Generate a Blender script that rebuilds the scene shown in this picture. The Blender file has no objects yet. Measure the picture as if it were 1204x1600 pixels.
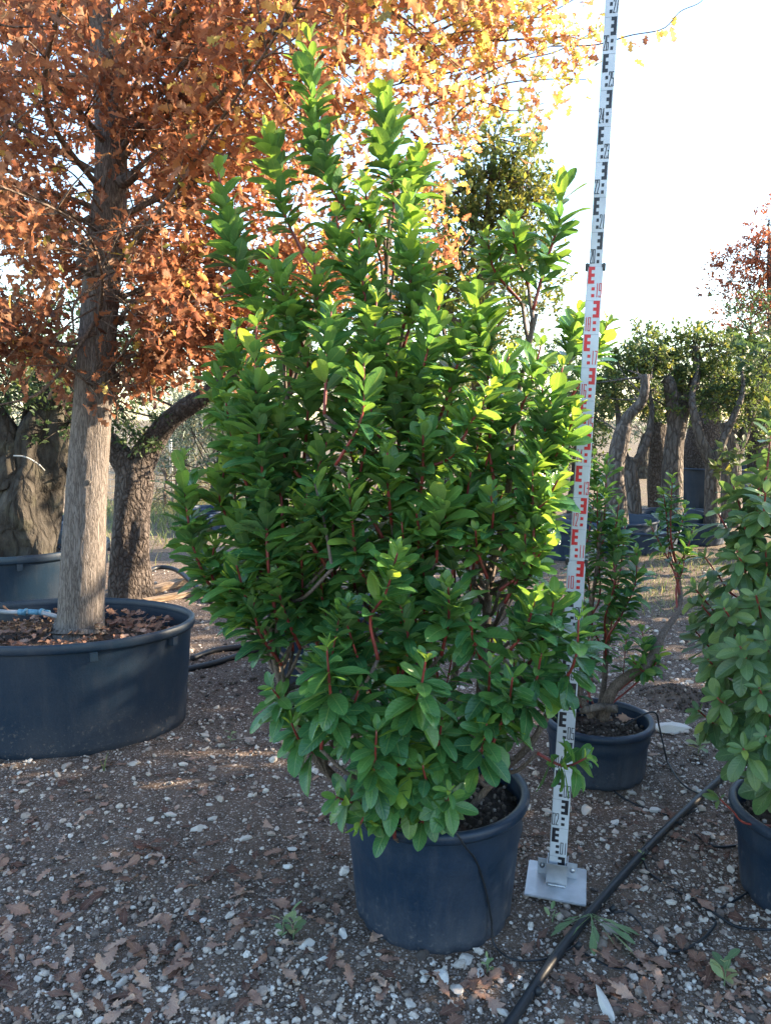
import bpy, bmesh, math, random
import numpy as np
from mathutils import Vector, Matrix

# ------------------------------------------------------------------ camera, sky, sun, exposure
sc = bpy.context.scene
col = sc.collection
FPX, PITCH, CAMH = 1200.0, math.radians(7.0), 1.56
cam = bpy.data.cameras.new('camera')
cam.sensor_fit = 'VERTICAL'; cam.sensor_height = 24.0; cam.lens = 24.0 * FPX / 1600.0
cam.clip_start = 0.05; cam.clip_end = 1000
camo = bpy.data.objects.new('camera', cam); col.objects.link(camo)
camo.location = (0, 0, CAMH); camo.rotation_euler = (math.pi / 2 - PITCH, 0, 0)
sc.camera = camo

SUN_AZ, SUN_EL = math.radians(78), math.radians(22)
world = bpy.data.worlds.new('World'); sc.world = world; world.use_nodes = True
wn = world.node_tree
sky = wn.nodes.new('ShaderNodeTexSky'); sky.sky_type = 'NISHITA'; sky.sun_disc = False
sky.sun_elevation = SUN_EL; sky.sun_rotation = SUN_AZ
sky.air_density = 1.15; sky.dust_density = 0.6; sky.ozone_density = 1.8
wn.links.new(sky.outputs[0], wn.nodes['Background'].inputs[0])
wn.nodes['Background'].inputs[1].default_value = 0.12
sun = bpy.data.lights.new('sun', 'SUN'); sun.energy = 4.6; sun.angle = math.radians(0.6)
sun.color = (1.0, 0.80, 0.56)
suno = bpy.data.objects.new('sun', sun); col.objects.link(suno)
SUND = Vector((math.sin(SUN_AZ) * math.cos(SUN_EL), math.cos(SUN_AZ) * math.cos(SUN_EL), math.sin(SUN_EL)))
suno.rotation_euler = (-SUND).to_track_quat('-Z', 'Y').to_euler()
suno.location = SUND * 30
sc.view_settings.view_transform = 'Standard'; sc.view_settings.look = 'None'
sc.view_settings.exposure = 2.5; sc.view_settings.gamma = 1.0
sc.render.engine = 'CYCLES'
sc.cycles.use_denoising = True
sc.cycles.max_bounces = 7; sc.cycles.transmission_bounces = 5; sc.cycles.diffuse_bounces = 4
sc.cycles.sample_clamp_indirect = 6

R = np.random.default_rng(11)
random.seed(11)

# ------------------------------------------------------------------ geometry helpers
CP, SP = math.cos(PITCH), math.sin(PITCH)
def ray(px, py):
    a = (px - 602) / FPX; b = (py - 800) / FPX
    return np.array([a, CP - b * SP, -SP - b * CP])
def P(px, py, Y):
    d = ray(px, py); return np.array([0, 0, CAMH]) + d * (Y / d[1])
def G(px, py, z=0.0):
    d = ray(px, py); return np.array([0, 0, CAMH]) + d * ((z - CAMH) / d[2])
def project(p):
    q = p - np.array([0, 0, CAMH])
    dep = q[:, 1] * CP - q[:, 2] * SP
    up = q[:, 1] * SP + q[:, 2] * CP
    dep = np.maximum(dep, 1e-3)
    return 602 + FPX * q[:, 0] / dep, 800 - FPX * up / dep, dep
HEAP = G(1052, 1090)
def gz(x, y):
    x = np.asarray(x, float); y = np.asarray(y, float)
    z = .010 * np.sin(1.3 * x + .5) * np.sin(1.7 * y) + .005 * np.sin(5 * x + 2 * y) + .004 * np.sin(9 * y - 4 * x + 1)
    return z
def nrm(v):
    v = np.asarray(v, float)
    return v / np.maximum(np.linalg.norm(v, axis=-1, keepdims=True), 1e-9)

class Geo:
    def __init__(s): s.V = []; s.F = []; s.n = 0; s.A = {}
    def add(s, V, F):
        V = np.asarray(V, float); s.V.append(V)
        for f in (F if isinstance(F, list) else [F]):
            s.F.append(np.asarray(f, int) + s.n)
        s.n += len(V)
    def box(s, c, d, rot=None):
        v = np.array([[x, y, z] for x in (-.5, .5) for y in (-.5, .5) for z in (-.5, .5)]) * np.array(d)
        if rot is not None: v = v @ np.array(rot).T
        s.add(v + np.array(c), np.array([[0, 1, 3, 2], [4, 6, 7, 5], [0, 4, 5, 1], [2, 3, 7, 6], [0, 2, 6, 4], [1, 5, 7, 3]]))
    def mesh(s, name, smooth=True, base=(0, 0, 0), attrs=None):
        V = np.concatenate(s.V) - np.array(base)
        return mesh_np(name, V, s.F, smooth, attrs)

def mesh_np(name, V, faces, smooth=True, attrs=None):
    me = bpy.data.meshes.new(name)
    tot = np.concatenate([np.full(len(f), f.shape[1]) for f in faces])
    idx = np.concatenate([f.ravel() for f in faces])
    me.vertices.add(len(V)); me.vertices.foreach_set('co', np.ascontiguousarray(V, np.float32).ravel())
    me.loops.add(len(idx)); me.loops.foreach_set('vertex_index', idx.astype(np.int32))
    me.polygons.add(len(tot))
    st = np.concatenate([[0], np.cumsum(tot)[:-1]])
    me.polygons.foreach_set('loop_start', st.astype(np.int32))
    try: me.polygons.foreach_set('loop_total', tot.astype(np.int32))
    except Exception: pass
    me.update(calc_edges=True)
    me.polygons.foreach_set('use_smooth', np.full(len(tot), smooth))
    for k, a in (attrs or {}).items():
        a = np.asarray(a, np.float32)
        if a.ndim == 1:
            me.attributes.new(k, 'FLOAT', 'POINT').data.foreach_set('value', a)
        else:
            me.attributes.new(k, 'FLOAT_VECTOR', 'POINT').data.foreach_set('vector', a.ravel())
    return me

def crom(pts, n):
    p = np.asarray(pts, float)
    if len(p) == 2:
        t = np.linspace(0, 1, n)[:, None]; return p[0] * (1 - t) + p[1] * t
    q = np.vstack([2 * p[0] - p[1], p, 2 * p[-1] - p[-2]])
    u = np.linspace(0, len(p) - 1 - 1e-6, n); i = u.astype(int); t = (u - i)[:, None]
    a, b, c, d = q[i], q[i + 1], q[i + 2], q[i + 3]
    return .5 * (2 * b + (c - a) * t + (2 * a - 5 * b + 4 * c - d) * t ** 2 + (3 * b - a - 3 * c + d) * t ** 3)
def tube(pts, rad, sides=8, n=None, bump=0.0, bfreq=6, seed=0, ridge=0.0, cap=True):
    """tapered tube; bump = gnarled swelling, ridge = lengthwise bark ridges"""
    n = n or max(2, len(pts) * 4)
    C = crom(pts, n)
    rad = np.asarray(rad, float)
    r = np.interp(np.linspace(0, 1, n), np.linspace(0, 1, len(rad)), rad) if rad.ndim else np.full(n, float(rad))
    T = nrm(np.gradient(C, axis=0))
    ref = np.array([0, 1, 0.]) if abs(nrm(C[-1] - C[0])[1]) < .9 else np.array([1., 0, 0])
    X = nrm(np.cross(T, ref)); Y = np.cross(T, X)
    a = np.linspace(0, 2 * math.pi, sides, endpoint=False)
    rr = np.repeat(r[:, None], sides, 1)
    if bump:
        s = np.concatenate([[0], np.cumsum(np.linalg.norm(np.diff(C, axis=0), axis=1))])[:, None]
        rg = np.random.default_rng(seed)
        m = np.zeros_like(rr)
        for k in range(9):
            m += np.sin(rg.integers(1, 6) * a[None] + s * bfreq * rg.uniform(.4, 2.2) * rg.choice([-1, 1]) + rg.uniform(0, 6.3)) * rg.uniform(.3, 1)
        rr = rr * (1 + bump * m / 3)
    if ridge:
        s = np.concatenate([[0], np.cumsum(np.linalg.norm(np.diff(C, axis=0), axis=1))])[:, None]
        rg = np.random.default_rng(seed + 5)
        m = np.zeros_like(rr)
        for k in range(8):
            ph = np.sin(s * rg.uniform(4, 20) + rg.uniform(0, 6)) * rg.uniform(.5, 2.0)
            m += np.abs(np.sin(rg.integers(7, 21) * a[None] + ph + rg.uniform(0, 6)))
        rr = rr + ridge * (m / 8 - .64) * 4
    V = C[:, None] + rr[..., None] * (np.cos(a)[None, :, None] * X[:, None] + np.sin(a)[None, :, None] * Y[:, None])
    i = np.arange(n - 1)[:, None] * sides; j = np.arange(sides)[None]; k = (j + 1) % sides
    F = np.stack([i + j, i + k, i + sides + k, i + sides + j], -1).reshape(-1, 4)
    V = V.reshape(-1, 3)
    fs = [F]
    if cap:
        V = np.vstack([V, C[0], C[-1]])
        j = np.arange(sides); k = (j + 1) % sides
        fs.append(np.stack([np.full(sides, len(V) - 2), k, j], 1))
        fs.append(np.stack([np.full(sides, len(V) - 1), (n - 1) * sides + j, (n - 1) * sides + k], 1))
    return V, fs
def lathe(prof, seg=64, sx=1.0, sy=1.0, wob=0.0):
    p = np.array(prof, float); a = np.linspace(0, 2 * math.pi, seg, endpoint=False)
    w = 1 + wob * np.sin(3 * a + 1) + wob * .6 * np.sin(5 * a)
    V = np.stack([p[:, :1] * np.cos(a) * sx * w, p[:, :1] * np.sin(a) * sy * w, np.repeat(p[:, 1:], seg, 1)], -1).reshape(-1, 3)
    m = len(p); i = np.arange(m - 1)[:, None] * seg; j = np.arange(seg)[None]; k = (j + 1) % seg
    return V, np.stack([i + j, i + k, i + seg + k, i + seg + j], -1).reshape(-1, 4)

# ------------------------------------------------------------------ scene-object helpers
def link(o, parent=None):
    col.objects.link(o)
    if parent is not None: o.parent = parent
    return o
def tag(o, label=None, cat=None, group=None, kind=None):
    if label: o['label'] = label
    if cat: o['category'] = cat
    if group: o['group'] = group
    if kind: o['kind'] = kind
    return o
def thing(name, base, label, cat, group=None):
    o = bpy.data.objects.new(name, None); o.empty_display_size = .05
    o.location = base; link(o); return tag(o, label, cat, group)
def part(name, me, mat, parent, kind=None):
    if mat is not None and not me.materials: me.materials.append(mat)
    o = bpy.data.objects.new(name, me); link(o, parent)
    if kind: o['kind'] = kind
    return o
def single(name, me, mat, loc, label, cat, group=None, rot=None):
    if mat is not None and not me.materials: me.materials.append(mat)
    o = bpy.data.objects.new(name, me); o.location = loc
    if rot is not None: o.rotation_euler = rot
    link(o); return tag(o, label, cat, group)

# ------------------------------------------------------------------ materials
class NT:
    def __init__(s, name):
        s.m = bpy.data.materials.new(name); s.m.use_nodes = True
        s.t = s.m.node_tree; s.b = s.t.nodes['Principled BSDF']; s.out = s.t.nodes['Material Output']
    def n(s, typ, ins=None, **props):
        x = s.t.nodes.new('ShaderNode' + typ)
        for k, v in props.items(): setattr(x, k, v)
        for k, v in (ins or {}).items():
            if isinstance(v, bpy.types.NodeSocket): s.t.links.new(v, x.inputs[k])
            else: x.inputs[k].default_value = v
        return x
    def l(s, a, b): s.t.links.new(a, b)
    def mix(s, f, a, b, mode='MIX'):
        x = s.t.nodes.new('ShaderNodeMix'); x.data_type = 'RGBA'; x.blend_type = mode
        for i, v in ((0, f), (6, a), (7, b)):
            if isinstance(v, bpy.types.NodeSocket): s.l(v, x.inputs[i])
            else: x.inputs[i].default_value = v if i == 0 or len(v) == 4 else (*v, 1)
        return x.outputs[2]
    def ramp(s, f, stops):
        x = s.t.nodes.new('ShaderNodeValToRGB'); e = x.color_ramp.elements
        while len(e) < len(stops): e.new(.5)
        for el, (p, c) in zip(e, stops):
            el.position = p; el.color = (*c, 1) if len(c) == 3 else c
        s.l(f, x.inputs[0]); return x.outputs[0]
    def math(s, op, a, b=0.0, c=None, clamp=False):
        x = s.t.nodes.new('ShaderNodeMath'); x.operation = op; x.use_clamp = clamp
        for i, v in enumerate((a, b) if c is None else (a, b, c)):
            if isinstance(v, bpy.types.NodeSocket): s.l(v, x.inputs[i])
            else: x.inputs[i].default_value = v
        return x.outputs[0]
    def coord(s, scale=(1, 1, 1), kind='Object'):
        tc = s.n('TexCoord'); mp = s.n('Mapping', {'Vector': tc.outputs[kind], 'Scale': scale}); return mp.outputs[0]
    def noise(s, vec, scale, detail=4, rough=.55, dist=0.0):
        return s.n('TexNoise', {'Vector': vec, 'Scale': scale, 'Detail': detail, 'Roughness': rough, 'Distortion': dist}).outputs['Fac']
    def bump(s, h, strength=.4, dist=.01):
        s.l(s.n('Bump', {'Height': h, 'Strength': strength, 'Distance': dist}).outputs[0], s.b.inputs['Normal'])
    def set(s, **k):
        for a, v in k.items():
            a = a.replace('_', ' ')
            if isinstance(v, bpy.types.NodeSocket): s.l(v, s.b.inputs[a])
            else: s.b.inputs[a].default_value = (*v, 1) if isinstance(v, tuple) and len(v) == 3 else v

def leaf_mat(name, stops, rough=.35, trans=.35, back=(.5, .6, .45), backf=.35, vein=(.35, .5, .2), veinf=.45, tgain=1.9, spec=.5, jit=.16, blue=.65, red=1.0):
    t = NT(name)
    hue = t.n('Attribute', attribute_name='hue').outputs['Fac']
    uv = t.n('Attribute', attribute_name='leafuv').outputs['Vector']
    sep = t.n('SeparateXYZ', {0: uv})
    geo = t.n('NewGeometry'); oi = t.n('ObjectInfo')
    rnd = t.math('FRACT', t.math('ADD', geo.outputs['Random Per Island'], oi.outputs['Random']))
    h = t.math('ADD', hue, t.math('MULTIPLY', t.math('SUBTRACT', rnd, .5), jit), clamp=True)
    c = t.ramp(h, stops)
    tc = t.coord((1, 1, 1))
    nz = t.noise(tc, 30, 3)
    c = t.mix(.5, c, t.ramp(nz, [(.3, (.62, .62, .62)), (.7, (1.25, 1.2, 1.1))]), 'MULTIPLY')
    spot = t.math('GREATER_THAN', t.noise(tc, 95, 2), .735)
    c = t.mix(t.math('MULTIPLY', spot, .55), c, (.16, .10, .05))
    au = t.math('ABSOLUTE', sep.outputs[0])
    mid = t.math('SUBTRACT', 1.0, t.math('DIVIDE', au, .085), clamp=True)
    side = t.math('SINE', t.math('SUBTRACT', t.math('MULTIPLY', sep.outputs[1], 60.0), t.math('MULTIPLY', au, 11.0)))
    vm = t.math('MAXIMUM', mid, t.math('MULTIPLY', t.math('GREATER_THAN', side, .93), .25))
    c = t.mix(t.math('MULTIPLY', vm, veinf), c, vein)
    cb = t.mix(backf, c, back)
    c2 = t.mix(geo.outputs['Backfacing'], c, cb)
    t.set(Base_Color=c2, Roughness=rough, Specular_IOR_Level=spec)
    hgt = t.math('ADD', t.math('MULTIPLY', side, .25), t.math('MULTIPLY', mid, -1.2))
    t.bump(t.math('ADD', hgt, nz), .25, .004)
    tr = t.n('BsdfTranslucent', {'Color': t.mix(1.0, c, (tgain * red, tgain * .92, tgain * blue), 'MULTIPLY')})
    ms = t.n('MixShader', {0: trans, 1: t.b.outputs[0], 2: tr.outputs[0]})
    t.l(ms.outputs[0], t.out.inputs[0])
    return t.m
def bark_mat(name, c1, c2, c3, sc_=(1, 1, .25), s1=40, bump=.6, moss=None, rough=.9, bd=.02, ck=.85):
    t = NT(name); v = t.coord(sc_)
    n0 = t.n('TexNoise', {'Vector': v, 'Scale': s1 * .5, 'Detail': 5, 'Roughness': .6})
    vv = t.n('TexVoronoi', {'Vector': t.mix(.08, v, n0.outputs['Color']), 'Scale': s1}, feature='DISTANCE_TO_EDGE').outputs['Distance']
    n1 = t.noise(v, s1 * 1.6, 6, .65, .6)
    n2 = t.noise(t.coord((1, 1, .7)), 5, 3)
    c = t.mix(t.ramp(n1, [(.32, (0, 0, 0)), (.68, (1, 1, 1))]), c1, c2)
    c = t.mix(t.ramp(n2, [(.45, (0, 0, 0)), (.75, (1, 1, 1))]), c, c3)
    crack = t.ramp(vv, [(.0, (.35, .33, .32)), (.16, (1, 1, 1))])
    c = t.mix(ck, c, crack, 'MULTIPLY')
    if moss:
        c = t.mix(t.ramp(t.noise(t.coord(), 7, 4), [(.52, (0, 0, 0)), (.7, (.7, .7, .7))]), c, moss)
    t.set(Base_Color=c, Roughness=rough, Specular_IOR_Level=.2)
    h = t.math('ADD', t.math('MULTIPLY', t.math('MINIMUM', vv, .3), 3.0), n1)
    t.bump(h, bump, bd)
    return t.m
def plastic_mat(name, base, dust=(.22, .18, .15), dustf=.5, rough=.5, low=.25, grooves=0.0):
    t = NT(name); v = t.coord()
    n1 = t.noise(v, 3.2, 6, .62); n2 = t.noise(t.coord((1, 1, .18)), 26, 5, .6); n3 = t.noise(v, 130, 3)
    z = t.n('SeparateXYZ', {0: v}).outputs[2]
    lowm = t.math('SUBTRACT', 1.0, t.math('DIVIDE', z, low), clamp=True)
    d = t.math('MULTIPLY', t.ramp(n1, [(.42, (0, 0, 0)), (.75, (1, 1, 1))]), .55)
    d = t.math('ADD', d, t.math('MULTIPLY', t.ramp(n2, [(.5, (0, 0, 0)), (.8, (1, 1, 1))]), .4))
    d = t.math('ADD', d, t.math('MULTIPLY', lowm, t.math('MULTIPLY', n1, 1.1)))
    scr = t.math('GREATER_THAN', t.noise(t.coord((1, 1, 9.0)), 9, 6, .75, 1.2), .66)
    d = t.math('ADD', d, t.math('MULTIPLY', scr, .35))
    mud = t.math('MULTIPLY', t.ramp(t.noise(v, 55, 5, .7), [(.56, (0, 0, 0)), (.64, (1, 1, 1))]), t.math('SUBTRACT', 1.0, t.math('DIVIDE', z, low * 1.3), clamp=True))
    d = t.math('MULTIPLY', d, dustf, clamp=True)
    d = t.math('MAXIMUM', d, t.math('MULTIPLY', mud, .7))
    c = t.mix(d, base, dust)
    c = t.mix(.35, c, t.ramp(n3, [(.35, (.7, .7, .7)), (.65, (1.25, 1.25, 1.25))]), 'MULTIPLY')
    t.set(Base_Color=c, Roughness=t.math('ADD', rough, t.math('MULTIPLY', d, .5)), Specular_IOR_Level=.35)
    t.bump(t.math('ADD', t.math('MULTIPLY', n2, .7), n3), .12, .006)
    return t.m
def plain_mat(name, c, rough=.5, metal=0.0, var=.25, scale=40, spec=.5, bump=.08):
    t = NT(name); v = t.coord(); n = t.noise(v, scale, 5, .6)
    cc = t.mix(1.0, c, t.ramp(n, [(.3, (1 - var,) * 3), (.7, (1 + var * .5,) * 3)]), 'MULTIPLY')
    t.set(Base_Color=cc, Roughness=t.math('ADD', rough - .1, t.math('MULTIPLY', n, .25)), Metallic=metal, Specular_IOR_Level=spec)
    t.bump(n, bump, .004)
    return t.m
def island_mat(name, stops, rough=.85, nscale=60, bump=.3, spec=.25):
    """stones, crumbs: colour by piece"""
    t = NT(name); v = t.coord()
    geo = t.n('NewGeometry'); oi = t.n('ObjectInfo')
    rnd = t.math('FRACT', t.math('ADD', geo.outputs['Random Per Island'], oi.outputs['Random']))
    c = t.ramp(rnd, stops); n = t.noise(v, nscale, 5, .65)
    c = t.mix(.8, c, t.ramp(n, [(.3, (.6, .57, .53)), (.65, (1.1, 1.1, 1.1))]), 'MULTIPLY')
    t.set(Base_Color=c, Roughness=rough, Specular_IOR_Level=spec); t.bump(n, bump, .006)
    return t.m

MA = {}
MA['arbutus'] = leaf_mat('glossy_leaf', [(0, (.031, .106, .052)), (.35, (.053, .164, .060)), (.7, (.105, .235, .058)), (1, (.19, .32, .06))],
                         rough=.2, trans=.38, back=(.16, .24, .12), backf=.45, vein=(.24, .36, .12), veinf=.5, tgain=2.5, red=1.25, blue=.4)
MA['arbutus_far'] = leaf_mat('glossy_leaf_broad', [(0, (.040, .092, .040)), (.4, (.066, .140, .050)), (.75, (.11, .195, .055)), (1, (.2, .28, .06))],
                         rough=.33, trans=.32, back=(.15, .22, .12), backf=.4, vein=(.2, .3, .12), veinf=.35, tgain=2.0)
MA['oak'] = leaf_mat('autumn_oak_leaf', [(0, (.085, .038, .026)), (.25, (.20, .080, .038)), (.45, (.32, .130, .050)), (.62, (.43, .21, .085)), (.78, (.55, .37, .07)), (.9, (.46, .42, .07)), (1, (.14, .20, .07))],
                     rough=.55, trans=.5, back=(.42, .30, .2), backf=.35, vein=(.5, .35, .2), veinf=.3, tgain=1.7, spec=.35, jit=.12, blue=1.1)
MA['dry'] = leaf_mat('dry_fallen_leaf', [(0, (.10, .052, .040)), (.4, (.20, .115, .085)), (.75, (.31, .19, .145)), (1, (.42, .29, .225))],
                     rough=.75, trans=.12, back=(.40, .29, .22), backf=.4, vein=(.4, .28, .2), veinf=.4, tgain=1.3, spec=.25, jit=.5)
MA['carob'] = leaf_mat('small_dull_green_leaf', [(0, (.035, .070, .030)), (.4, (.065, .115, .042)), (.75, (.12, .17, .055)), (1, (.26, .26, .06))],
                       rough=.5, trans=.35, back=(.16, .2, .11), backf=.35, veinf=0.0, tgain=1.9, spec=.35, jit=.5)
MA['olive_leaf'] = leaf_mat('silvery_olive_leaf', [(0, (.055, .085, .06)), (.5, (.10, .14, .10)), (1, (.20, .25, .19))],
                       rough=.5, trans=.25, back=(.30, .34, .28), backf=.6, veinf=0.0, tgain=1.6, spec=.35, jit=.6)
MA['red_tree'] = leaf_mat('rust_red_leaf', [(0, (.12, .035, .025)), (.5, (.24, .075, .045)), (1, (.34, .15, .07))], rough=.55, trans=.4, back=(.3, .16, .12), veinf=0.0, tgain=1.7, jit=.6)
MA['dryshrub'] = leaf_mat('dry_straw_leaf', [(0, (.10, .10, .05)), (.5, (.20, .18, .09)), (1, (.34, .28, .15))], rough=.7, trans=.3, veinf=0.0, tgain=1.5, jit=.6)
MA['grass'] = leaf_mat('grass_blade', [(0, (.06, .11, .03)), (.5, (.12, .17, .05)), (1, (.28, .26, .12))], rough=.6, trans=.35, veinf=0.0, tgain=1.6, jit=.6)
MA['weed'] = leaf_mat('pale_weed_leaf', [(0, (.08, .15, .07)), (.5, (.16, .26, .12)), (1, (.34, .34, .16))], rough=.5, trans=.3, veinf=.3, vein=(.35, .42, .25), tgain=1.6, jit=.3)
MA['oak_bark'] = bark_mat('grey_furrowed_bark', (.135, .116, .104), (.245, .215, .195), (.195, .172, .158), (1, 1, .14), 62, .6, bd=.010)
MA['branch_bark'] = bark_mat('brown_branch_bark', (.13, .095, .075), (.24, .185, .15), (.18, .14, .115), (1, 1, .3), 50, .5, bd=.01)
MA['carob_bark'] = bark_mat('dark_plated_bark', (.075, .058, .05), (.19, .16, .145), (.13, .11, .10), (1, 1, .6), 24, 1.0, bd=.035)
MA['olive_bark'] = bark_mat('gnarled_olive_bark', (.03, .027, .024), (.085, .075, .063), (.06, .054, .047), (1, 1, .45), 11, .9, moss=(.09, .085, .06), bd=.04, ck=.6)
MA['pale_bark'] = bark_mat('pale_smooth_bark', (.09, .078, .07), (.23, .20, .182), (.15, .132, .12), (1, 1, .35), 18, .9, bd=.03, ck=.75)
MA['stem_bark'] = bark_mat('shrub_stem_bark', (.13, .10, .085), (.27, .225, .19), (.2, .16, .14), (1, 1, .15), 90, .7, bd=.006)
t = NT('red_twig_bark'); n_ = t.noise(t.coord((1, 1, .3)), 60, 3)
t.set(Base_Color=t.ramp(n_, [(.25, (.10, .045, .03)), (.45, (.17, .028, .024)), (.75, (.27, .05, .038))]), Roughness=.45, Specular_IOR_Level=.4); MA['red_twig'] = t.m
MA['pot'] = plastic_mat('blue_black_plastic', (.007, .021, .044), (.13, .13, .135), .34, .42, .16)
MA['big_pot'] = plastic_mat('dark_blue_tub_plastic', (.007, .022, .043), (.17, .14, .12), .2, .45, .22)
MA['far_pot'] = plastic_mat('faded_blue_plastic', (.016, .038, .075), (.14, .15, .17), .35, .5, .1)
MA['pipe'] = plain_mat('black_polyethylene', (.013, .016, .021), .45, var=.3, scale=60, spec=.35)
MA['blue_fit'] = plain_mat('blue_fitting_plastic', (.08, .22, .33), .4, var=.3)
MA['grey_hose'] = plain_mat('grey_hose_plastic', (.30, .31, .33), .55, var=.3)
MA['white_paint'] = plain_mat('white_staff_paint', (.50, .55, .61), .38, var=.16, scale=14, bump=.02)
MA['black_print'] = plain_mat('black_print', (.012, .014, .022), .4, var=.1)
MA['red_print'] = plain_mat('red_print', (.52, .012, .022), .4, var=.1)
MA['line_print'] = plain_mat('grey_print', (.25, .3, .36), .4, var=.1)
MA['black_plastic'] = plain_mat('black_clip_plastic', (.015, .017, .022), .4)
MA['aluminium'] = plain_mat('brushed_aluminium', (.50, .52, .55), .46, 1.0, var=.2, scale=18, bump=.12)
MA['wood'] = bark_mat('weathered_plank', (.20, .135, .085), (.38, .28, .19), (.30, .24, .19), (.12, 1, 1), 30, .3, bd=.005)
MA['metal_post'] = plain_mat('galvanised_post', (.45, .47, .48), .5, .6)
MA['white_strip'] = plain_mat('white_strap_plastic', (.42, .42, .41), .5)
MA['stone'] = island_mat('limestone', [(0, (.30, .265, .235)), (.3, (.45, .415, .375)), (.65, (.55, .52, .48)), (1, (.63, .61, .575))])
MA['gravel'] = island_mat('gravel_chips', [(0, (.055, .047, .044)), (.25, (.15, .118, .10)), (.45, (.27, .215, .18)), (.68, (.44, .38, .325)), (.9, (.54, .495, .44)), (1, (.66, .62, .57))], nscale=90)
MA['potsoil'] = island_mat('potting_soil_crumbs', [(0, (.035, .028, .024)), (.6, (.075, .058, .048)), (.9, (.14, .11, .09)), (1, (.4, .36, .32))], nscale=90)

t = NT('gravelly_soil'); v = t.coord()
vor = t.n('TexVoronoi', {'Vector': v, 'Scale': 95.0, 'Randomness': 1.0}); vor2 = t.n('TexVoronoi', {'Vector': v, 'Scale': 210.0})
n1 = t.noise(v, 1.1, 5, .6); n2 = t.noise(v, 9, 6, .65); n3 = t.noise(v, 160, 4, .6)
soil = t.mix(t.ramp(n2, [(.35, (0, 0, 0)), (.65, (1, 1, 1))]), (.074, .052, .038), (.150, .106, .078))
soil = t.mix(.7, soil, t.ramp(n3, [(.3, (.5, .5, .5)), (.7, (1.4, 1.4, 1.4))]), 'MULTIPLY')
peb = t.ramp(t.n('SeparateColor', {0: vor.outputs['Color']}).outputs[0], [(0, (.09, .072, .063)), (.55, (.20, .165, .145)), (.85, (.36, .31, .275)), (1, (.5, .455, .41))])
pm = t.math('MULTIPLY', t.math('LESS_THAN', vor.outputs['Distance'], .40), t.ramp(t.math('ADD', t.math('MULTIPLY', n1, .6), t.math('MULTIPLY', t.n('SeparateColor', {0: vor.outputs['Color']}).outputs[1], .5)), [(.36, (0, 0, 0)), (.42, (1, 1, 1))]))
c = t.mix(pm, soil, peb)
pm2 = t.math('MULTIPLY', t.math('LESS_THAN', vor2.outputs['Distance'], .33), t.math('GREATER_THAN', t.n('SeparateColor', {0: vor2.outputs['Color']}).outputs[0], .45))
c = t.mix(t.math('MULTIPLY', pm2, .8), c, (.27, .23, .20))
sx = t.n('SeparateXYZ', {0: t.coord(kind='Object')})
far = t.math('MULTIPLY', t.math('SUBTRACT', sx.outputs[1], 7.5), .25, clamp=True)
c = t.mix(t.math('MULTIPLY', far, t.ramp(n1, [(.4, (.25, .25, .25)), (.65, (.8, .8, .8))])), c, (.16, .135, .085))
t.set(Base_Color=c, Roughness=.92, Specular_IOR_Level=.2)
t.bump(t.math('ADD', t.math('ADD', n3, t.math('MULTIPLY', n2, 2.0)), t.math('MULTIPLY', pm, .8)), .7, .012)
MA['ground'] = t.m

# ------------------------------------------------------------------ leaf templates
def leaf_template(prof, cols, fold=.25, curve=.18, twist=0.0, shift=None, wave=0.0, ph=0.0):
    """prof: [(v, halfwidth)] ; length 1 along y, width along x, upper side +z"""
    us = np.linspace(-1, 1, cols); V = []; UV = []
    for i, (v, w) in enumerate(prof):
        for u in us:
            y = v + (shift[i] * abs(u) if shift else 0)
            x = u * w
            z = fold * abs(u) * w - curve * v * v + wave * math.sin(v * 9 + ph + u * 1.5) * abs(u)
            z += twist * u * w * v
            V.append((x, y, z)); UV.append((u, v, 0))
    F = []
    for i in range(len(prof) - 1):
        for j in range(cols - 1):
            a = i * cols + j
            F.append((a, a + 1, a + cols + 1)); F.append((a, a + cols + 1, a + cols))
    return np.array(V), np.array(F), np.array(UV)
GP = [(0, .015), (.08, .022), (.17, .10), (.31, .165), (.47, .21), (.62, .225), (.76, .202), (.88, .15), (.96, .084), (1, .012)]
ARB = [leaf_template([(v, w * k) for v, w in GP], 5, f_, c_, t_, wave=w_, ph=p_) for k, f_, c_, t_, w_, p_ in ((1.05, .28, .16, 0, .006, 0), (.92, .45, .34, .2, .012, 1), (1.15, .15, .06, -.15, .012, 2), (1.0, .6, .22, -.3, .01, 3), (1.1, .1, .42, .1, .02, 4), (.85, .35, -.08, .25, .015, 5))]
ARB_S = [leaf_template([(GP[i][0], GP[i][1] * k) for i in (0, 1, 3, 5, 7, 8, 9)], 3, f_, c_, t_, wave=w_, ph=p_) for k, f_, c_, t_, w_, p_ in ((1.05, .28, .16, 0, .006, 0), (.92, .45, .34, .2, .012, 1), (1.15, .15, .06, -.15, .012, 2), (1.0, .6, .22, -.3, .01, 3), (1.1, .1, .42, .1, .02, 4), (.85, .35, -.08, .25, .015, 5))]
ARB_LOW = [leaf_template([GP[i] for i in (0, 1, 3, 5, 7, 9)], 3, .3, .2), leaf_template([GP[i] for i in (0, 1, 3, 5, 7, 9)], 3, .4, .08, .15)]
OP = [(0, .012), (.10, .014), (.2, .10), (.27, .065), (.37, .20), (.46, .085), (.58, .255), (.68, .11), (.79, .20), (.88, .10), (1, .012)]
OS = [0, 0, .05, 0, .07, 0, .08, 0, .06, .02, 0]
def ov(k, cv, tw, wv, ph): return leaf_template([(v, w * k) for v, w in OP], 3, .35, cv, tw, OS, wv, ph)
OAK = [ov(1, .12, .2, .03, 0), ov(.9, .38, -.3, .05, 2), ov(1.1, -.15, .25, .06, 4)]
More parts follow.
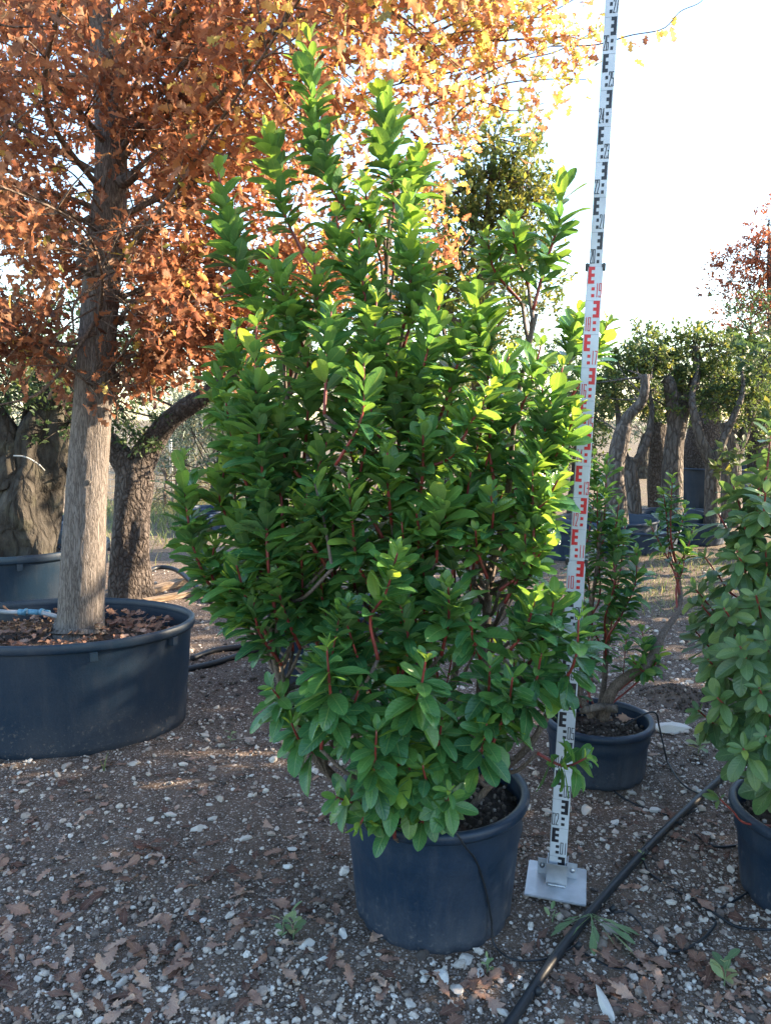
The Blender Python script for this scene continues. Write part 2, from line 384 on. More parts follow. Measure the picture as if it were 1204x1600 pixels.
OPF = [(0, .012), (.08, .014), (.16, .085), (.22, .055), (.30, .15), (.37, .08), (.46, .205), (.53, .115), (.63, .225), (.70, .13), (.79, .17), (.86, .10), (.93, .085), (1, .012)]
OSF = [0, 0, .04, 0, .06, 0, .07, 0, .07, 0, .06, 0, .03, 0]
OAK_S = [leaf_template([(v, w * k) for v, w in ((0, .013), (.16, .03), (.3, .19), (.42, .08), (.56, .25), (.69, .11), (.8, .2), (1, .015))], 3, .35, cv, tw, [0, .02, .06, 0, .08, 0, .06, 0], wv, ph) for k, cv, tw, wv, ph in ((1, .12, .2, .03, 0), (.9, .38, -.3, .05, 2), (1.1, -.15, .25, .06, 4))]
OAKF = [leaf_template([(v, w * k) for v, w in OPF], 5, .1, c_, tw, OSF, wv, ph) for k, c_, tw, wv, ph in ((1.1, .10, .15, .05, 0), (1.0, -.22, -.2, .07, 2), (1.15, .22, .1, .05, 4), (1.0, .02, .3, .08, 1))]
def small_leaf(w):
    return (np.array([(0, 0, 0), (-w, .5, .3 * w - .05), (0, .5, -.05), (w, .5, .3 * w - .05), (0, 1, -.2)], float), np.array([(0, 2, 1), (0, 3, 2), (1, 2, 4), (2, 3, 4)]),
            np.array([(0, 0, 0), (-1, .5, 0), (0, .5, 0), (1, .5, 0), (0, 1, 0)], float))
SML = [small_leaf(.24)]
THIN = [small_leaf(.11)]
BLADE = [leaf_template([(0, .03), (.5, .03), (1, .002)], 2, 0, .35)]
WEEDT = [leaf_template([(0, .012), (.45, .014), (.6, .05), (.8, .085), (.93, .05), (1, .01)], 3, .2, .12)]

class Leaves:
    """leaf list: position, axis, upper normal, length, hue, template index"""
    def __init__(s): s.p = []; s.d = []; s.n = []; s.s = []; s.h = []; s.k = []
    def add(s, p, d, n, sz, h, k):
        s.p.append(np.atleast_2d(p)); s.d.append(np.atleast_2d(d)); s.n.append(np.atleast_2d(n))
        s.s.append(np.atleast_1d(sz)); s.h.append(np.atleast_1d(h)); s.k.append(np.atleast_1d(k))
    def done(s):
        s.p = np.concatenate(s.p); s.d = nrm(np.concatenate(s.d)); n = np.concatenate(s.n)
        s.s = np.concatenate(s.s); s.h = np.concatenate(s.h); s.k = np.concatenate(s.k).astype(int)
        x = nrm(np.cross(s.d, n)); z = np.cross(x, s.d)
        s.M = np.stack([x, s.d, z], -1)   # columns
        return s
    def filt(s, m):
        for a in 'pdshkM': setattr(s, a, getattr(s, a)[m])
def merged(name, L, idx, T, base):
    Vs, Fs, H, UV = [], [], [], []; off = 0
    for k in range(len(T)):
        ii = idx[L.k[idx] == k]
        if not len(ii): continue
        tv, tf, tu = T[k]
        V = np.einsum('nij,vj->nvi', L.M[ii] * L.s[ii][:, None, None], tv) + L.p[ii][:, None] - np.array(base)
        Vs.append(V.reshape(-1, 3)); m = len(tv)
        Fs.append((tf[None] + (np.arange(len(ii)) * m)[:, None, None]).reshape(-1, 3) + off); off += len(ii) * m
        H.append(np.repeat(L.h[ii], m)); UV.append(np.tile(tu, (len(ii), 1)))
    return mesh_np(name, np.concatenate(Vs), Fs, True, {'hue': np.concatenate(H), 'leafuv': np.concatenate(UV)})
_lm = {}
def leaf_mesh(name, T, k, h, mat):
    key = (name, k, h)
    if key not in _lm:
        tv, tf, tu = T[k]
        me = mesh_np(name, tv, [tf], True, {'hue': np.full(len(tv), h), 'leafuv': tu}); me.materials.append(mat); _lm[key] = me
    return _lm[key]
def pick(L, n, cell=9):
    x, y, dep = project(L.p + L.d * L.s[:, None] * .5)
    v = nrm(L.p - np.array([0, 0, CAMH]))
    area = L.s ** 2 * (np.abs((v * L.M[:, :, 2]).sum(1)) + .08) / dep ** 2
    ok = (x > 4) & (x < 1200) & (y > 4) & (y < 1596)
    key = (x // cell).astype(int) * 1000 + (y // cell).astype(int)
    o = np.argsort(dep); o = o[ok[o]]
    _, first = np.unique(key[o], return_index=True)
    c = o[first]
    c = c[np.argsort(-area[c])][:n]
    return c
def leaf_parts(parent, base, L, T, mat, n=300, name='leaf', stuff='foliage', meshname=None, lo=None):
    """the n leaves that show largest become parts of their own, the rest one foliage part"""
    c = pick(L, n) if n else np.array([], int)
    mask = np.ones(len(L.p), bool); mask[c] = False
    for i in c:
        h = round(float(np.clip(L.h[i], 0, 1)) * 8) / 8
        o = bpy.data.objects.new(name, leaf_mesh(meshname or (mat.name + '_single'), T, int(L.k[i]), h, mat))
        m = np.eye(4); m[:3, :3] = L.M[i] * L.s[i]; m[:3, 3] = L.p[i] - np.array(base)
        o.matrix_basis = Matrix(m.tolist()); link(o, parent)
    rest = np.nonzero(mask)[0]
    if len(rest): part(stuff, merged(stuff, L, rest, lo or T, base), mat, parent, 'stuff')

# ------------------------------------------------------------------ ground
xs = np.concatenate([-np.geomspace(260, 4.6, 26), np.arange(-4.5, 4.5, .06), np.geomspace(4.6, 260, 26)])
ys = np.concatenate([[-40, -10, -3, -1, 0], np.arange(.5, 8, .06), np.geomspace(8.1, 420, 30)])
X, Y = np.meshgrid(xs, ys); Z = gz(X, Y)
nearm = np.exp(-((np.abs(X) / 4.5) ** 8)) * np.exp(-((Y / 8) ** 8))
Z = Z + nearm * R.normal(0, .0035, X.shape) + .0
V = np.stack([X, Y, Z], -1).reshape(-1, 3); nx = len(xs)
i = np.arange(len(ys) - 1)[:, None] * nx; j = np.arange(nx - 1)[None]
F = np.stack([i + j, i + j + 1, i + nx + j + 1, i + nx + j], -1).reshape(-1, 4)
go = part('ground', mesh_np('ground', V, [F]), MA['ground'], None); go['kind'] = 'structure'
go['label'] = 'dark gravelly nursery soil strewn with pale stones'

# ------------------------------------------------------------------ pots
POTS = []     # (x, y, rx, ry) footprints
def soil_disc(R_, z, sy=1.0, seed=0, litter=0):
    rg = np.random.default_rng(seed); rings, seg = 9, 48
    prof = [(R_ * max(.001, k / rings), z + .012 * math.cos(k * .35)) for k in range(rings, -1, -1)]
    V, F = lathe(prof, seg, 1, sy)
    V[:, 2] += rg.normal(0, .005, len(V)) + .012 * np.sin(9 * V[:, 0]) * np.sin(8 * V[:, 1])
    g = Geo(); g.add(V, F)
    iv, jf = ICO
    n = int(620 * min(1.6, R_ / .28)); a = rg.uniform(0, 6.28, n); r = R_ * np.sqrt(rg.uniform(0, .92, n))
    for q in range(n):
        s = rg.uniform(.003, .009) * (2 if rg.random() < .05 else 1)
        g.add(iv * s * rg.uniform(.6, 1.2, 3) + np.array([r[q] * math.cos(a[q]), r[q] * math.sin(a[q]) * sy, z + .013]), jf)
    return g
def icosa():
    bm = bmesh.new(); bmesh.ops.create_icosphere(bm, subdivisions=1, radius=1)
    V = np.array([v.co[:] for v in bm.verts]); F = np.array([[v.index for v in f.verts] for f in bm.faces]); bm.free(); return V, F
ICO = icosa()
def pot(x, y, r0, r1, h, label, mat='pot', sy=1.0, lip=.022, soil=None, tilt=(0, 0), ribs=0, notch=0, group=None, name='plant_pot', wob=.004, foot=True, nsoil=True):
    z0 = float(gz(x, y)) - .012
    base = (x, y, z0)
    o = thing(name, base, label, 'pot', group); o.rotation_euler = (tilt[0], tilt[1], 0)
    h += .012
    th = .008
    body = [(r0 * .3, .0), (r0 * .94, .0), (r0, .012)]
    nb = 12
    for k in range(1, nb + 1):
        f = k / nb; rr = r0 + (r1 - r0) * f
        if foot and abs(f - .75) < .05: rr += .007
        body.append((rr, .012 + (h - lip - .012) * f))
    V, F = lathe(body, 96, 1, sy, wob)
    if foot:   # shallow moulded flutes on the lower wall
        a = np.arctan2(V[:, 1], V[:, 0]); low = np.clip((h * .62 - V[:, 2]) / (h * .2), 0, 1)
        V[:, :2] *= (1 - .022 * low * np.clip(np.cos(a * 14) * 3 - 1.2, 0, 1))[:, None]
    g = Geo(); g.add(V, F)
    inner = [(r1 - th, h - lip), (r0 + (r1 - r0) * .5 - th, h * .5), (r0 - th, .03), (.01, .03)]
    V, F = lathe(inner, 96, 1, sy, wob); g.add(V, F)
    part('body', g.mesh('pot_body'), MA[mat], o)
    rim = [(r1 + .001, h - lip - .012), (r1 + .014, h - lip - .010), (r1 + .019, h - lip), (r1 + .019, h - .006), (r1 + .012, h), (r1 + .002, h + .001), (r1 - .007, h - .003), (r1 - .009, h - lip), (r1 - .006, h - lip - .012)]
    V, F = lathe(rim, 96, 1, sy, wob); g = Geo(); g.add(V, F)
    rimo = part('rim', g.mesh('pot_rim'), MA[mat], o)
    for q in range(ribs):
        zz = h * (.12 + .7 * q / max(1, ribs - 1)); rr = r0 + (r1 - r0) * zz / h
        V, F = lathe([(rr - .004, zz - .012), (rr + .012, zz - .007), (rr + .012, zz + .007), (rr - .004, zz + .012)], 64, 1, sy, wob)
        g = Geo(); g.add(V, F); part('rib', g.mesh('pot_rib'), MA[mat], o)
    for q in range(notch):
        a = q * 2 * math.pi / notch + .35
        g = Geo(); c_, s_ = math.cos(a), math.sin(a)
        rot = np.array([[c_, -s_, 0], [s_, c_, 0], [0, 0, 1]])
        g.box(((r1 + .006) * c_, (r1 + .006) * sy * s_, h - lip - .03), (.03, .035, .04), rot)
        part('lug', g.mesh('pot_lug', False), MA[mat], rimo)
    if soil is not None and nsoil:
        part('soil', soil_disc(r0 + (r1 - r0) * soil / h - .004, soil, sy, int(abs(x * 100))).mesh('pot_soil', False), MA['potsoil'], o)
    POTS.append((x, y, r0, r0 * sy))
    return o

MP = (.157, 2.33)
pot(MP[0] - .003, MP[1], .25, .283, .40, 'dark blue round pot holding the tall red-twigged shrub', soil=.352)
BP = (-1.665, 3.80)
pot(BP[0], BP[1], .62, .665, .555, 'wide dusty blue tub holding the autumn oak', 'big_pot', sy=.70, lip=.035, soil=.46, notch=9, name='plant_tub', foot=False, wob=.006)
OPT = (-2.62, 5.25)
pot(OPT[0], OPT[1], .60, .66, .70, 'dark blue tub holding the gnarled olive trunk', 'big_pot', sy=.9, lip=.04, soil=.6, notch=9, name='plant_tub', foot=False)
SPT = (.949, 3.29)
pot(SPT[0], SPT[1], .205, .222, .245, 'low navy pot holding the shrub with a bent bare trunk', soil=.19)
RP = (1.435, 2.38)
pot(RP[0], RP[1], .235, .265, .30, 'navy pot of the bushy rosette-leaved shrub by the black pipe', soil=.25)
pot(-.36, 4.62, .33, .37, .42, 'half hidden empty navy pot behind the tall shrub', soil=.34)

# ------------------------------------------------------------------ gravel, stones, fallen leaves
def free(x, y, pad=.01):
    m = np.ones(len(x), bool)
    for (a, b, rx, ry) in POTS:
        m &= ((x - a) / (rx + pad)) ** 2 + ((y - b) / (ry + pad)) ** 2 > 1
    return m
def scatter(n, y0=1.35, y1=9.0, power=1.0):
    u = R.uniform(0, 1, n)
    y = 1 / (1 / y0 ** power + u * (1 / y1 ** power - 1 / y0 ** power)) ** (1 / power)
    x = R.uniform(-1, 1, n) * (.56 * y + .35)
    return x, y
iv, jf = ICO
x, y = scatter(62000, 1.4, 8, 1.05)
patch = .5 + .5 * np.sin(1.9 * x + 1.1 * np.sin(2.3 * y)) * np.sin(2.6 * y + .9 * x + 1) + .25 * np.sin(7 * x) * np.sin(6 * y)
keep = free(x, y) & (R.uniform(0, 1, len(x)) < .45 + .75 * np.clip(patch, 0, 1))
x, y = x[keep], y[keep]; n = len(x)
s = np.clip(np.exp(R.normal(math.log(.0042), .52, n)), .0022, .019) * np.clip(y / 2.6, 1, 1.7)
OCT = (np.array([[1, 0, 0], [0, 1, 0], [-1, 0, 0], [0, -1, 0], [0, 0, 1], [0, 0, -1.]]), np.array([[0, 1, 4], [1, 2, 4], [2, 3, 4], [3, 0, 4], [1, 0, 5], [2, 1, 5], [3, 2, 5], [0, 3, 5]]))
Vall, Fall, off = [], [], 0
for (bv, bf), sel in ((ICO, s > .0056), (OCT, s <= .0056)):
    xx, yy, ss = x[sel], y[sel], s[sel]; m = len(xx)
    sq = R.uniform(.55, 1.25, (m, 3)); sq[:, 2] *= .65
    ang = R.uniform(0, 6.28, m); ca, sa = np.cos(ang), np.sin(ang)
    Vv = bv[None] * (1 + R.normal(0, .15, (m, len(bv), 1))) * (ss[:, None] * sq)[:, None, :]
    Vr = np.stack([Vv[..., 0] * ca[:, None] - Vv[..., 1] * sa[:, None], Vv[..., 0] * sa[:, None] + Vv[..., 1] * ca[:, None], Vv[..., 2] + Vv[..., 0] * .3], -1)
    Vr += np.stack([xx, yy, gz(xx, yy) + ss * .22], -1)[:, None]
    Vall.append(Vr.reshape(-1, 3)); Fall.append((bf[None] + (np.arange(m) * len(bv))[:, None, None]).reshape(-1, 3) + off); off += m * len(bv)
gr = part('gravel', mesh_np('gravel', np.concatenate(Vall), Fall, False), MA['gravel'], None)
tag(gr, 'mixed beige and white gravel chips scattered over the soil', 'gravel', None, 'stuff')

def rock_mesh(seed, flat=.6, long=1.0):
    rg = np.random.default_rng(seed); bm = bmesh.new(); bmesh.ops.create_icosphere(bm, subdivisions=3, radius=1)
    V = np.array([v.co[:] for v in bm.verts]); F = np.array([[v.index for v in f.verts] for f in bm.faces]); bm.free()
    for k in range(16):   # chip flat facets off a ball
        d = nrm(rg.normal(0, 1, 3)); c = rg.uniform(.45, .8); t_ = V @ d
        V = V - np.maximum(t_ - c, 0)[:, None] * d
    V = V * (1 + .04 * np.sin(V[:, :1] * 7 + seed) * np.sin(V[:, 1:2] * 6))
    V = V * np.array([long, .8, flat])
    me = mesh_np('stone', V, [F], False); me.materials.append(MA['stone']); return me
ROCKS = [rock_mesh(k, R.uniform(.4, .65), R.uniform(1, 1.4)) for k in range(9)]
def place(p):
    if math.hypot(p[0] - MP[0], p[1] - MP[1]) < .48: return 'at the foot of the tall shrub pot'
    if math.hypot(p[0] - .573, p[1] - 2.41) < .3: return 'beside the metal plate'
    if p[0] > .25 and p[1] < 2.35: return 'along the near stretch of black pipe'
    if p[0] > .6: return 'around the low navy pot and pipe'
    if p[1] > 2.85 and p[0] < -.5: return 'in front of the wide oak tub'
    return 'on the open gravel between shrub pot and oak tub'
SL = 'loose pale limestone chunk among the gravel'
def stone(p, s, k=None, label=SL, group='loose limestone chunks', rz=None, sc3=None):
    o = bpy.data.objects.new('stone', ROCKS[(k if k is not None else random.randrange(9)) % 9])
    o.location = (p[0], p[1], float(gz(p[0], p[1])) + s * .2)
    o.rotation_euler = (random.uniform(-.25, .25), random.uniform(-.25, .25), random.uniform(0, 6.28) if rz is None else rz)
    o.scale = (s, s, s) if sc3 is None else sc3
    if label is SL:
        label = ('small' if s < .018 else 'fist-sized' if s > .027 else 'middling') + ' pale limestone chunk ' + place(p); group = 'limestone chunks ' + place(p)
    link(o); tag(o, label, 'stone', group); return o
for px, py, s in [(685,1525,.036),(728,1500,.030),(745,1520,.026),(710,1542,.028),(665,1520,.018),(482,1480,.028),(505,1502,.018),(120,1543,.025),(190,1540,.02),(165,1530,.022),
                  (283,1565,.02),(210,1198,.03),(108,1291,.017),(265,1277,.026),(310,1300,.028),(385,1315,.024),(320,1298,.02),(233,1345,.017),(300,1428,.02),(448,1355,.02),
                  (915,1262,.034),(960,1280,.022),(1000,1250,.024),(955,1455,.032),(905,1293,.02),(870,1260,.02),(855,1265,.022),(1110,1305,.03),(1040,1345,.017),(1005,1388,.016),
                  (840,1470,.017),(1200,1418,.02),(1180,1520,.018),(640,1568,.016),(60,1530,.018),(95,1590,.02),(20,1200,.022),(1025,1262,.028),(985,1235,.024),(1145,1255,.03),(880,1240,.02),(940,1310,.018)]:
    stone(G(px, py), s)
x, y = scatter(190, 1.5, 6.5, .9); m = free(x, y, .03)
for a, b in zip(x[m], y[m]): stone((a, b), random.choice((.011, .013, .016, .021)))
stone(G(1052, 1143), .075, 3, 'large flat white stone beside the low navy pot', None, .2, (.10, .06, .055))
stone(G(945, 1580), .05, 1, 'long slender white stone near the black pipe', None, 1.75, (.068, .024, .024))

def oak_leaf_fallen(p, s, dz=.006):
    k = random.randrange(4); h = random.randrange(5) / 4
    o = bpy.data.objects.new('fallen_leaf', leaf_mesh('fallen_oak_leaf', OAKF, k, h, MA['dry']))
    o.location = (p[0], p[1], float(gz(p[0], p[1])) + dz + (.2 * s * .15 if k == 1 else .012 if k == 2 else .004))
    o.rotation_euler = (random.gauss(0, .14), random.gauss(0, .14), random.uniform(0, 6.28)); o.scale = (s, s, s)
    label = ('dark brown', 'brown', 'mid brown', 'pale tan', 'pale tan')[int(h * 4)] + (' curled' if k == 1 else ' flat') + ' oak leaf ' + place(p)
    link(o); tag(o, label, 'fallen leaf', 'fallen oak leaves ' + place(p)); return o
LP = []
for (cx, cy, sx_, sy_, n) in [(80,1450,130,110,52),(250,1520,160,60,44),(1080,1560,120,38,56),(480,1380,90,60,16),(120,1290,110,50,20),(340,1400,90,60,16),(560,1520,110,40,12),(950,1540,90,40,12),(760,1560,60,30,8),(1040,1340,90,50,10),(880,1340,50,40,6)]:
    for _ in range(n): LP.append((random.gauss(cx, sx_), random.gauss(cy, sy_)))
for _ in range(34): LP.append((random.uniform(-50, 1250), random.uniform(1210, 1640)))
LP += [(690, 1490), (640, 1478), (575, 1478), (725, 1530)]
for px, py in LP:
    if not (1150 < py < 1750): continue
    p = G(px, py)
    if free(p[:1], p[1:2], .04)[0]: oak_leaf_fallen(p, random.uniform(.058, .098))
L = Leaves()
x, y = scatter(1100, 1.4, 8, .8); m = free(x, y, .05); x, y = x[m], y[m]
w = np.where(x < -.2, 1.0, .35); m = R.uniform(0, 1, len(x)) < w; x, y = x[m], y[m]; n = len(x)
a = R.uniform(0, 6.28, n)
L.add(np.stack([x, y, gz(x, y) + .008], 1), np.stack([np.cos(a), np.sin(a), R.normal(0, .15, n)], 1), np.stack([R.normal(0, .3, n), R.normal(0, .3, n), np.ones(n)], 1), R.uniform(.02, .06, n), R.uniform(0, 1, n), R.integers(0, 4, n))
L.done(); o = part('leaf_litter', merged('leaf_litter', L, np.arange(n), OAKF, (0, 0, 0)), MA['dry'], None)
tag(o, 'scraps of broken brown leaf litter over the soil', 'leaf litter', None, 'stuff')
# litter inside the oak tub, the shrub pot and the low pot
for (cx, cy, rr, sy_, zz, n, lb) in [(BP[0], BP[1], .60, .68, .487, 240, 'dry oak leaves covering the soil inside the wide oak tub'), (SPT[0], SPT[1], .19, 1, .213, 5, 'few dry leaves on the soil of the low navy pot'), (MP[0], MP[1], .25, 1, .376, 9, 'few dry leaves on the soil of the tall shrub pot')]:
    L = Leaves()
    a = R.uniform(0, 6.28, n); r = rr * np.sqrt(R.uniform(0, .9, n)); b = R.uniform(0, 6.28, n)
    L.add(np.stack([cx + r * np.cos(a), cy + r * np.sin(a) * sy_, zz + R.uniform(0, .02, n)], 1), np.stack([np.cos(b), np.sin(b), R.normal(0, .3, n)], 1),
          np.stack([R.normal(0, .4, n), R.normal(0, .4, n), np.ones(n)], 1), R.uniform(.05, .095, n), R.uniform(0, .8, n), R.integers(0, 4, n))
    L.done(); o = part('pot_leaf_litter', merged('pot_leaf_litter', L, np.arange(len(L.p)), OAKF, (0, 0, 0)), MA['dry'], None)
    tag(o, lb, 'leaf litter', None, 'stuff')
# dark heap of fresh soil
rings, seg = 10, 40
V, F = lathe([(.22 * (1 - k / rings) + .001, .075 * (1 - math.cos(math.pi * k / rings)) / 2 - .01) for k in range(rings + 1)], seg, 1.25, .9, .08)
V[:, 2] += R.normal(0, .004, len(V)); g = Geo(); g.add(V, F)
for q in range(700):
    a = random.uniform(0, 6.28); r = math.sqrt(random.random()) * .26
    zz = .075 * (1 + math.cos(math.pi * min(1, r / .24))) / 2 - .008; s = random.uniform(.004, .011)
    g.add(iv * s * R.uniform(.6, 1.2, 3) + np.array([r * 1.2 * math.cos(a), r * .9 * math.sin(a), zz]), jf)
single('soil_heap', g.mesh('soil_heap', False), MA['potsoil'], (HEAP[0], HEAP[1], float(gz(*HEAP[:2]))), 'low heap of dark fresh soil behind the low navy pot', 'soil heap')

# ------------------------------------------------------------------ measuring staff on its plate
st = thing('measuring_staff', (.573, 2.41, .012), 'tall white telescopic measuring staff with red and black graduations on metal plate', 'measuring staff')
st.rotation_euler = (0, math.radians(1.8), math.radians(-15))
ZB = .012
def bev_box(c, d, bev=.002):
    bm = bmesh.new(); bmesh.ops.create_cube(bm, size=1)
    for v_ in bm.verts: v_.co = Vector((v_.co.x * d[0] + c[0], v_.co.y * d[1] + c[1], v_.co.z * d[2] + c[2]))
    bmesh.ops.bevel(bm, geom=bm.edges[:], offset=bev, segments=2, affect='EDGES')
    me = bpy.data.meshes.new('bevelled_box'); bm.to_mesh(me); bm.free(); return me
SEC = [(0.02, 1.095, .056, .030), (1.06, 2.0, .0465, .024), (1.96, 2.95, .038, .018)]
SECO = []
for z0, z1, w, d in SEC:
    SECO.append(part('staff_section', bev_box((0, 0, (z0 + z1) / 2), (w, d, z1 - z0)), MA['white_paint'], st))
for z, w, d in ((1.095, .056, .030), (2.0, .0465, .024)):
    for sx_ in (-1, 1):
        part('locking_button', bev_box((sx_ * (w / 2 + .001), -.002, z), (.011, d * .9, .022), .002), MA['black_plastic'], st)
    part('collar', bev_box((0, .003, z), (w + .004, d - .004, .012), .002), MA['white_paint'], st)
DIG = {'0': [[(0, 0), (1, 0), (1, 1), (0, 1), (0, 0)]], '1': [[(.6, 0), (.6, 1)]], '2': [[(0, .8), (0, 1), (1, 1), (1, .62), (0, 0), (1, 0)]],
       '3': [[(0, .85), (0, 1), (1, 1), (1, .55), (.35, .52), (1, .48), (1, 0), (0, 0), (0, .15)]], '4': [[(.85, 0), (.85, 1), (0, .25), (1.05, .25)]],
       '5': [[(1, 1), (.05, 1), (0, .55), (1, .55), (1, 0), (0, 0), (0, .12)]], '6': [[(1, .9), (1, 1), (0, 1), (0, 0), (1, 0), (1, .52), (0, .5)]],
       '7': [[(0, 1), (1, 1), (.35, 0)]], '8': [[(0, 0), (1, 0), (1, 1), (0, 1), (0, 0)], [(0, .52), (1, .52)]], '9': [[(0, .1), (0, 0), (1, 0), (1, 1), (0, 1), (0, .48), (1, .5)]]}
def strokes(g, ch, x0, z0, w, h, sw, y):
    for pl in DIG[ch]:
        q = [(x0 + a * w, z0 + b * h) for a, b in pl]
        for (xa, za), (xb, zb) in zip(q, q[1:]):
            L_ = math.hypot(xb - xa, zb - za); an = math.atan2(zb - za, xb - xa); c_, s_ = math.cos(an), math.sin(an)
            g.box(((xa + xb) / 2, y, (za + zb) / 2), (L_ + sw * .9, .0006, sw), [[c_, 0, -s_], [0, 1, 0], [s_, 0, c_]])
for n in range(0, 29):
    z = n / 10
    k = 0 if n < 11 else 1 if n < 20 else 2
    w, d = SEC[k][2], SEC[k][3]; yf = -d / 2 - .0004
    mt = MA['red_print'] if 10 <= n < 20 else MA['black_print']
    odd = n % 2; sg = -1 if odd else 1
    g = Geo(); E0 = sg * w * .42                      # outer edge of the E
    g.box((E0 - sg * w * .10, yf, z + .075), (w * .20, .0007, .05))
    for zz in (.055, .075, .095): g.box((E0 - sg * w * .30, yf, z + zz), (w * .205, .0007, .0098))
    part('e_mark', g.mesh('e_mark', False), mt, SECO[k])
    if n:
        g = Geo()
        for zz in (.015, .035): g.box((sg * w * (.06 if odd else .16), yf, z + zz), (w * .2, .0007, .0095))
        part('square_mark', g.mesh('square_mark', False), mt, SECO[k])
        g = Geo(); x0 = (.12 if odd else -.44) * w
        for q, ch in enumerate('%02d' % n): strokes(g, ch, x0 + q * w * .205, z + .011, w * .125, .039, .0024, yf)
        part('numeral', g.mesh('numeral', False), mt, SECO[k])
        g = Geo(); g.box((0, yf + .0002, z), (w * .94, .0006, .0011)); part('decimetre_line', g.mesh('line', False), MA['line_print'], SECO[k])
pl = part('base_plate', bev_box((.0, -.01, .005), (.195, .205, .008), .0025), MA['aluminium'], st)
part('bracket', bev_box((0, -.034, .045), (.062, .003, .075), .001), MA['aluminium'], pl)
for sx_ in (-1, 1):
    part('bracket_side', bev_box((sx_ * .0325, -.002, .045), (.003, .066, .075), .001), MA['aluminium'], pl)
    part('bracket_ear', bev_box((sx_ * .049, .022, .036), (.032, .004, .054), .001), MA['aluminium'], pl)
    g = Geo(); V, F = tube([(sx_ * .05, .028, .04), (sx_ * .05, .014, .04)], .008, 12, 2); g.add(V, F); part('bolt', g.mesh('bolt'), MA['aluminium'], pl)
g = Geo(); V, F = tube([(-.03, -.038, .011), (0, -.040, .012), (.03, -.038, .011)], .004, 6, 12, .3, 200); g.add(V, F); part('weld_seam', g.mesh('weld'), MA['aluminium'], pl)

# ------------------------------------------------------------------ pipes and drip tubes
def ground_tube(name, pts, r, mat, label, cat, zs=None, group=None, sides=10, n=None):
    q = [G(px, py) for px, py in pts]
    for k, p in enumerate(q): p[2] = float(gz(p[0], p[1])) + r * .8 + (zs[k] if zs else 0)
    b = q[0].copy(); g = Geo(); V, F = tube(q, r, sides, n or len(q) * 8); g.add(V - b, F)
    return single(name, g.mesh(name), MA[mat], b, label, cat, group)
pp = thing('irrigation_pipe', G(950, 1400), 'thick black irrigation pipe running along the gravel beside metal plate', 'pipe')
q = [G(*a) for a in [(760, 1660), (800, 1600), (868, 1500), (950, 1398), (1040, 1300), (1140, 1207), (1190, 1165), (1260, 1105)]]
for p in q: p[2] = .013
b = np.array(pp.location); g = Geo(); V, F = tube(q, .0140, 16, 80); g.add(V - b, F); part('pipe', g.mesh('pipe'), MA['pipe'], pp)
for (px, py) in [(952, 1425), (898, 1483), (1003, 1338), (1058, 1290), (836, 1555)]:
    p = G(px, py) - b; g = Geo(); V, F = tube([p + np.array([0, -.012, .012]), p + np.array([.012, -.012, .03])], .009, 10, 3); g.add(V, F); part('dripper', g.mesh('dripper'), MA['pipe'], pp)
DT = 'drip tubes looped over the gravel'
ground_tube('drip_tube', [(950, 1427), (975, 1425), (997, 1440), (1017, 1470), (1052, 1487), (1092, 1470), (1117, 1440), (1112, 1425), (1150, 1400), (1200, 1370), (1230, 1350)], .0042, 'pipe', 'thin black drip tube looping from pipe towards right-hand pot', 'tube')
ground_tube('drip_tube', [(1230, 1452), (1204, 1450), (1152, 1445), (1112, 1425), (1067, 1395), (1017, 1365), (1003, 1345)], .0042, 'pipe', 'thin black drip tube lying straight beyond the looped one', 'tube', zs=[0, 0, 0, .009, 0, 0, .01])
ground_tube('drip_tube', [(900, 1482), (930, 1500), (960, 1515), (990, 1510), (1010, 1495)], .004, 'pipe', 'short black drip tube curled beside the uprooted weed', 'tube')
q = [G(897, 1482), G(852, 1502), G(802, 1503), G(772, 1480)]
for p in q: p[2] = .008
def pot_wall(px, h_):   # point on the front of the main pot at height h_
    rr = .25 + .033 * h_ / .4 + .007; xx = (px - 680) / 1200 * 2.3
    return np.array([MP[0] + xx, MP[1] - math.sqrt(max(0, rr * rr - xx * xx)), h_])
q += [pot_wall(762, .08), pot_wall(752, .18), pot_wall(735, .29), pot_wall(715, .362) + np.array([0, -.022, 0]), pot_wall(700, .408) + np.array([0, -.014, 0]), pot_wall(690, .405) + np.array([0, .03, 0]), pot_wall(685, .365) + np.array([0, .07, 0])]
b = q[0].copy(); g = Geo(); V, F = tube(q, .003, 8, 90); g.add(V - b, F)
single('drip_tube', g.mesh('drip_tube'), MA['pipe'], b, 'thin black drip tube climbing the tall shrub pot over its rim', 'tube')
q = [np.array([SPT[0] + .1, SPT[1] - .05, .215]), np.array([SPT[0] + .2, SPT[1] - .03, .262]), np.array([SPT[0] + .245, SPT[1] - .03, .262]), np.array([SPT[0] + .262, SPT[1] - .03, .2]), np.array([SPT[0] + .28, SPT[1] - .08, .08])]
for a in [(1040, 1190), (1062, 1225), (1090, 1243), (1112, 1240)]:
    p = G(*a); p[2] = .01; q.append(p)
b = q[0].copy(); g = Geo(); V, F = tube(q, .004, 8, 80); g.add(V - b, F)
single('drip_tube', g.mesh('drip_tube'), MA['pipe'], b, 'thin black drip tube running from the low navy pot down to pipe', 'tube')
ground_tube('drip_tube', [(930, 1205), (970, 1240), (1020, 1262), (1060, 1270), (1100, 1258)], .004, 'pipe', 'thin black drip tube in front of the low navy pot', 'tube')
ground_tube('drip_tube', [(1085, 1300), (1110, 1318), (1140, 1320), (1180, 1312), (1230, 1300)], .004, 'pipe', 'thin black drip tube beside the right-hand pot', 'tube')
